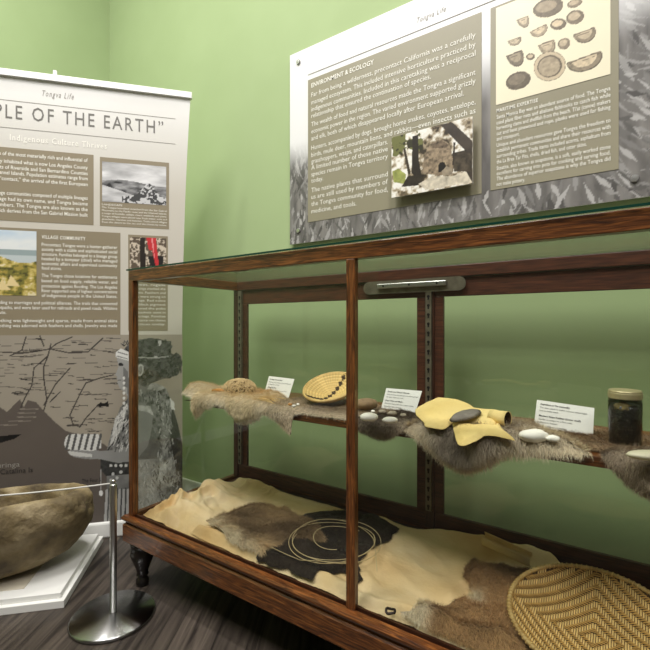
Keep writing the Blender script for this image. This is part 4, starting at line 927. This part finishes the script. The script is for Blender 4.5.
# yellow leather
LS = dict(z0=.829, s=.26, yref=1.25)
def yl(L): return [slope_at(x, y, LS['z0'], LS['s'], LS['yref'])[:2] for x, y in L]
def zy(x, y, ed): return .829+.26*(y-1.25)+.004*np.sin(x*40)+.010*fbm(x*10, y*10, 4.)-.012*np.clip(1-ed/.015, 0, 1)
yr = thing('yellow_leather', (-.33, 1.36, .82), 'folded yellow buckskin piece on the grey pelt in the middle of the shelf', 'leather')
hide('rear_flap', yl([(414.6, 408.5), (424, 402), (435, 396), (440, 395), (450, 397.7), (463, 403), (476, 407.7), (490, 409), (503.8, 411), (500, 418), (494, 427), (478, 423), (462, 422), (453, 423), (450, 424.6), (444, 429), (437.7, 429), (424, 427), (425, 423), (416, 414.6)]), lambda x, y, ed: zy(x, y, ed)+.008, YHIDE, None, None, step=.007, seg=.015, jit=.001, parent=yr, seed=5)
hide('front_flap', yl([(452, 421.5), (470, 422), (494, 427), (497, 421), (503, 430), (510, 434), (516, 438), (500, 437.5), (484, 435.4), (479, 439), (463, 444), (457.7, 441.5), (455, 432)]), lambda x, y, ed: zy(x, y, ed)+.006, YHIDE, None, None, step=.006, seg=.012, jit=.001, parent=yr, seed=6)
# rolled cuff; a dark inner tube paints the shade in its opening
a0 = Vector(slope_at(508, 419.5, .838, .26, 1.25)); dirv = Vector((-.9, .22, .06)).normalized(); sx_ = dirv.cross(Vector((0, 0, 1))).normalized()
for rr_, nm_, mt_ in ((1, 'rolled_cuff', YHIDE), (.9, 'cuff_shade', noise_mat('cuff_inside_shade', srgb(40, 26, 14), srgb(84, 58, 30), scale=25, rough=.85))):
    pts = []
    for i in range(19):
        q = i/18*5.0-.9
        for t in (0, .025, .05): pts.append(a0+dirv*(t+.001*(rr_ < 1))+sx_*-.023*rr_*(1-t*4)*math.cos(q)+Vector((0, 0, 1))*.022*rr_*(1-t*6)*math.sin(q))
    mb = MB(); mb.add(pts, [(i*3+j, i*3+j+1, i*3+j+4, i*3+j+3) for i in range(18) for j in range(2)]); mb.build(nm_, mt_, yr, smooth=True, solid=.0012)
bl = [Vector(slope_at(x, y, .844, .26, 1.25)) for x, y in ((449, 420), (453, 415), (462, 411.5), (474, 409.5), (480, 410), (482, 413), (476, 417.5), (466, 420.5), (456, 422), (451, 422))]
mb = MB(); cen = sum(bl, Vector())/len(bl); n = len(bl); mb.add(bl+[b.lerp(cen, .25)+Vector((0, 0, .007)) for b in bl]+[cen+Vector((0, 0, .009))], [(i, (i+1) % n, n+(i+1) % n, n+i) for i in range(n)]+[(n+i, n+(i+1) % n, 2*n) for i in range(n)]+[tuple(range(n-1, -1, -1))])
o = mb.build('stone_scraper', BSTONE, None, smooth=True); tag(o, 'flat grey stone scraper lying on the yellow leather', 'stone tool')
# jar
jx, jy = .0, 1.362; jz = ZS+.006; jr = thing('glass_jar', (jx, jy, jz), 'tall glass jar of black tar with a gold lid at the right of the shelf', 'jar')
MB().lathe([(0, 0), (.034, 0), (.037, .004), (.037, .112), (.0345, .122), (.034, .126), (0, .126)], (jx, jy, jz), 36).build('jar_glass', GLASS, jr, smooth=True)
mb = MB(); mb.lathe([(0, .003), (.031, .003), (.0345, .006), (.0348, .094), (.031, .106), (.02, .103), (0, .105)], (jx, jy, jz), 28); mb.build('tar', TAR, jr, smooth=True)
mb = MB(); ell(mb, (jx-.006, jy-.024, jz+.098), .018, .011, .014, amp=.8); mb.build('dried_residue', noise_mat('residue', srgb(70, 60, 34), srgb(140, 122, 78), scale=60, rough=.8), jr, smooth=True)
MB().lathe([(0, .121), (.0372, .121), (.0378, .123), (.0378, .134), (.0368, .1365), (.0368, .139), (.0350, .142), (0, .143)], (jx, jy, jz), 40).build('lid', LID, jr)

# ================================================================== PLINTH, MORTAR, STANCHION
e1 = (-.725, .688); e2 = (-.688, -.725); fc = (-1.805, .834)
def pc(a, b): return (fc[0]+e1[0]*a+e2[0]*b, fc[1]+e1[1]*a+e2[1]*b)
ctr2 = pc(.27, .41)
pt = thing('plinth', (*ctr2, 0), 'low white two-step plinth under the stone mortar', 'plinth')
MB().obox(ctr2, e1, e2, .27, .41, 0, .030).build('lower_step', WHITE, pt, bevel=.002)
MB().obox(ctr2, e1, e2, .252, .392, .030, .052).build('upper_step', WHITE, pt, bevel=.002)
mc = pc(.275, .44); o = MB().obox(mc, e1, e2, .20, .27, .0525, .0545).build('base_sheet', MATB); tag(o, 'thin beige sheet on the white plinth under the stone mortar', 'sheet')
m0 = Vector((*pc(.250, .428), .055)); A1 = Vector((-e2[0], -e2[1], 0)); A2 = Vector((e1[0], e1[1], 0))
NA = 160; prof = [(0, 0), (.30, .0), (.44, .006), (.62, .024), (.79, .065), (.91, .120), (.98, .185), (1.0, .240), (.985, .282), (.95, .300), (.90, .306), (.85, .298), (.81, .265), (.77, .20), (.70, .14), (.56, .10), (.40, .085), (.2, .08), (0, .08)]
# resample profile
pr = []; 
for (a, b) in zip(prof[:-1], prof[1:]):
    for k in range(6): t = k/6; pr.append((a[0]*(1-t)+b[0]*t, a[1]*(1-t)+b[1]*t))
pr.append(prof[-1])
for _ in range(3): pr = [pr[0]]+[((pr[i-1][0]+2*pr[i][0]+pr[i+1][0])/4, (pr[i-1][1]+2*pr[i][1]+pr[i+1][1])/4) for i in range(1, len(pr)-1)]+[pr[-1]]
V = []
for (r, z) in pr:
    q = np.linspace(0, 2*math.pi, NA, endpoint=False); x = r*np.cos(q); y = r*np.sin(q)
    n = fbm(x*1.8+5, y*1.8, z*6+2)*.10+fbm(x*8, y*8, z*25)*.018; s_ = 1+n*min(1, r*3)
    # the underside swells toward the right and front
    zz = z*(1+.05*x-.10*y)+fbm(x*2, y*2, 9.)*.016*min(1, z/.05)
    for a, b, c_ in zip(x*s_*.47, y*s_*.255, zz): V.append(tuple(m0+A1*float(a)+A2*float(b)+Vector((0, 0, float(max(c_, 0))))))
F = [(i*NA+k, i*NA+(k+1) % NA, (i+1)*NA+(k+1) % NA, (i+1)*NA+k) for i in range(len(pr)-1) for k in range(NA)]
o = npmesh('stone_mortar', np.array(V), F, STONE); tag(o, 'large oblong hollowed stone mortar on the white plinth by the banner', 'mortar')
def stanchion(x, y, label):
    s_ = thing('stanchion', (x, y, 0), label, 'stanchion')
    MB().lathe([(0, 0), (.142, 0), (.148, .003), (.150, .008), (.148, .013), (.145, .0155), (.05, .021), (.016, .024), (0, .024)], (x, y, 0), 72).build('base', STEEL, s_, smooth=True)
    MB().lathe([(.0125, .022), (.0125, .498), (.0115, .503), (.0, .504)], (x, y, 0), 20).build('pole', STEELB, s_, smooth=True)
    MB().lathe([(0, .504), (.006, .504), (.006, .51), (.009, .512), (.009, .518), (0, .520)], (x, y, 0), 16).build('cord_clip', STEELB, s_, smooth=True)
S1 = (-1.596, .914); S2 = (-2.31, .20)
stanchion(*S1, 'low steel stanchion with a round base in front of the case leg')
stanchion(*S2, 'low steel stanchion at the far left end of the white cord')
P = []
for i in range(21): t = .012+.976*i/20; P.append((S1[0]*(1-t)+S2[0]*t, S1[1]*(1-t)+S2[1]*t, .506-.085*t*(1-t)))
o = MB().tube(P, .003, 8).build('barrier_cord', CORDM, None, smooth=True); tag(o, 'thin white cord strung from the stanchion past the stone mortar', 'cord')

# ================================================================== LIGHT, CAMERA
def area(name, loc, sx, sy, e, col=(1, .96, .965), rot=(0, 0, 0)):
    l = bpy.data.lights.new(name, 'AREA'); l.shape = 'RECTANGLE'; l.size = sx; l.size_y = sy; l.energy = e; l.color = col
    o = bpy.data.objects.new(name, l); o.location = loc; o.rotation_euler = rot; C.objects.link(o); return o
for x_ in (-2.35, -1.0, .35): area('ceiling_spot', (x_, .35, 4.45), .25, .25, 24)
area('ceiling_light_panel', (-1.5, -.75, 4.48), 1.8, 1.4, 82)
area('ceiling_light_panel', (1.4, -.75, 4.48), 1.8, 1.4, 76)
w = bpy.data.worlds.new('world'); bpy.context.scene.world = w; w.use_nodes = True; w.node_tree.nodes['Background'].inputs[0].default_value = (.5, .5, .45, 1); w.node_tree.nodes['Background'].inputs[1].default_value = .3
cam = bpy.data.cameras.new('camera'); co = bpy.data.objects.new('camera', cam); C.objects.link(co)
cam.sensor_width = 36; cam.sensor_fit = 'HORIZONTAL'; cam.lens = 36*FX/650; cam.shift_y = (CY-325)/650; cam.clip_start = .05
co.location = (0, 0, EYE_H); co.rotation_euler = (math.radians(90), 0, math.atan2(.565, .825))
bpy.context.scene.camera = co
vs = bpy.context.scene.view_settings; vs.view_transform = 'Standard'; vs.look = 'None'; vs.gamma = 1; vs.exposure = 0.46; vs.use_curve_mapping = False
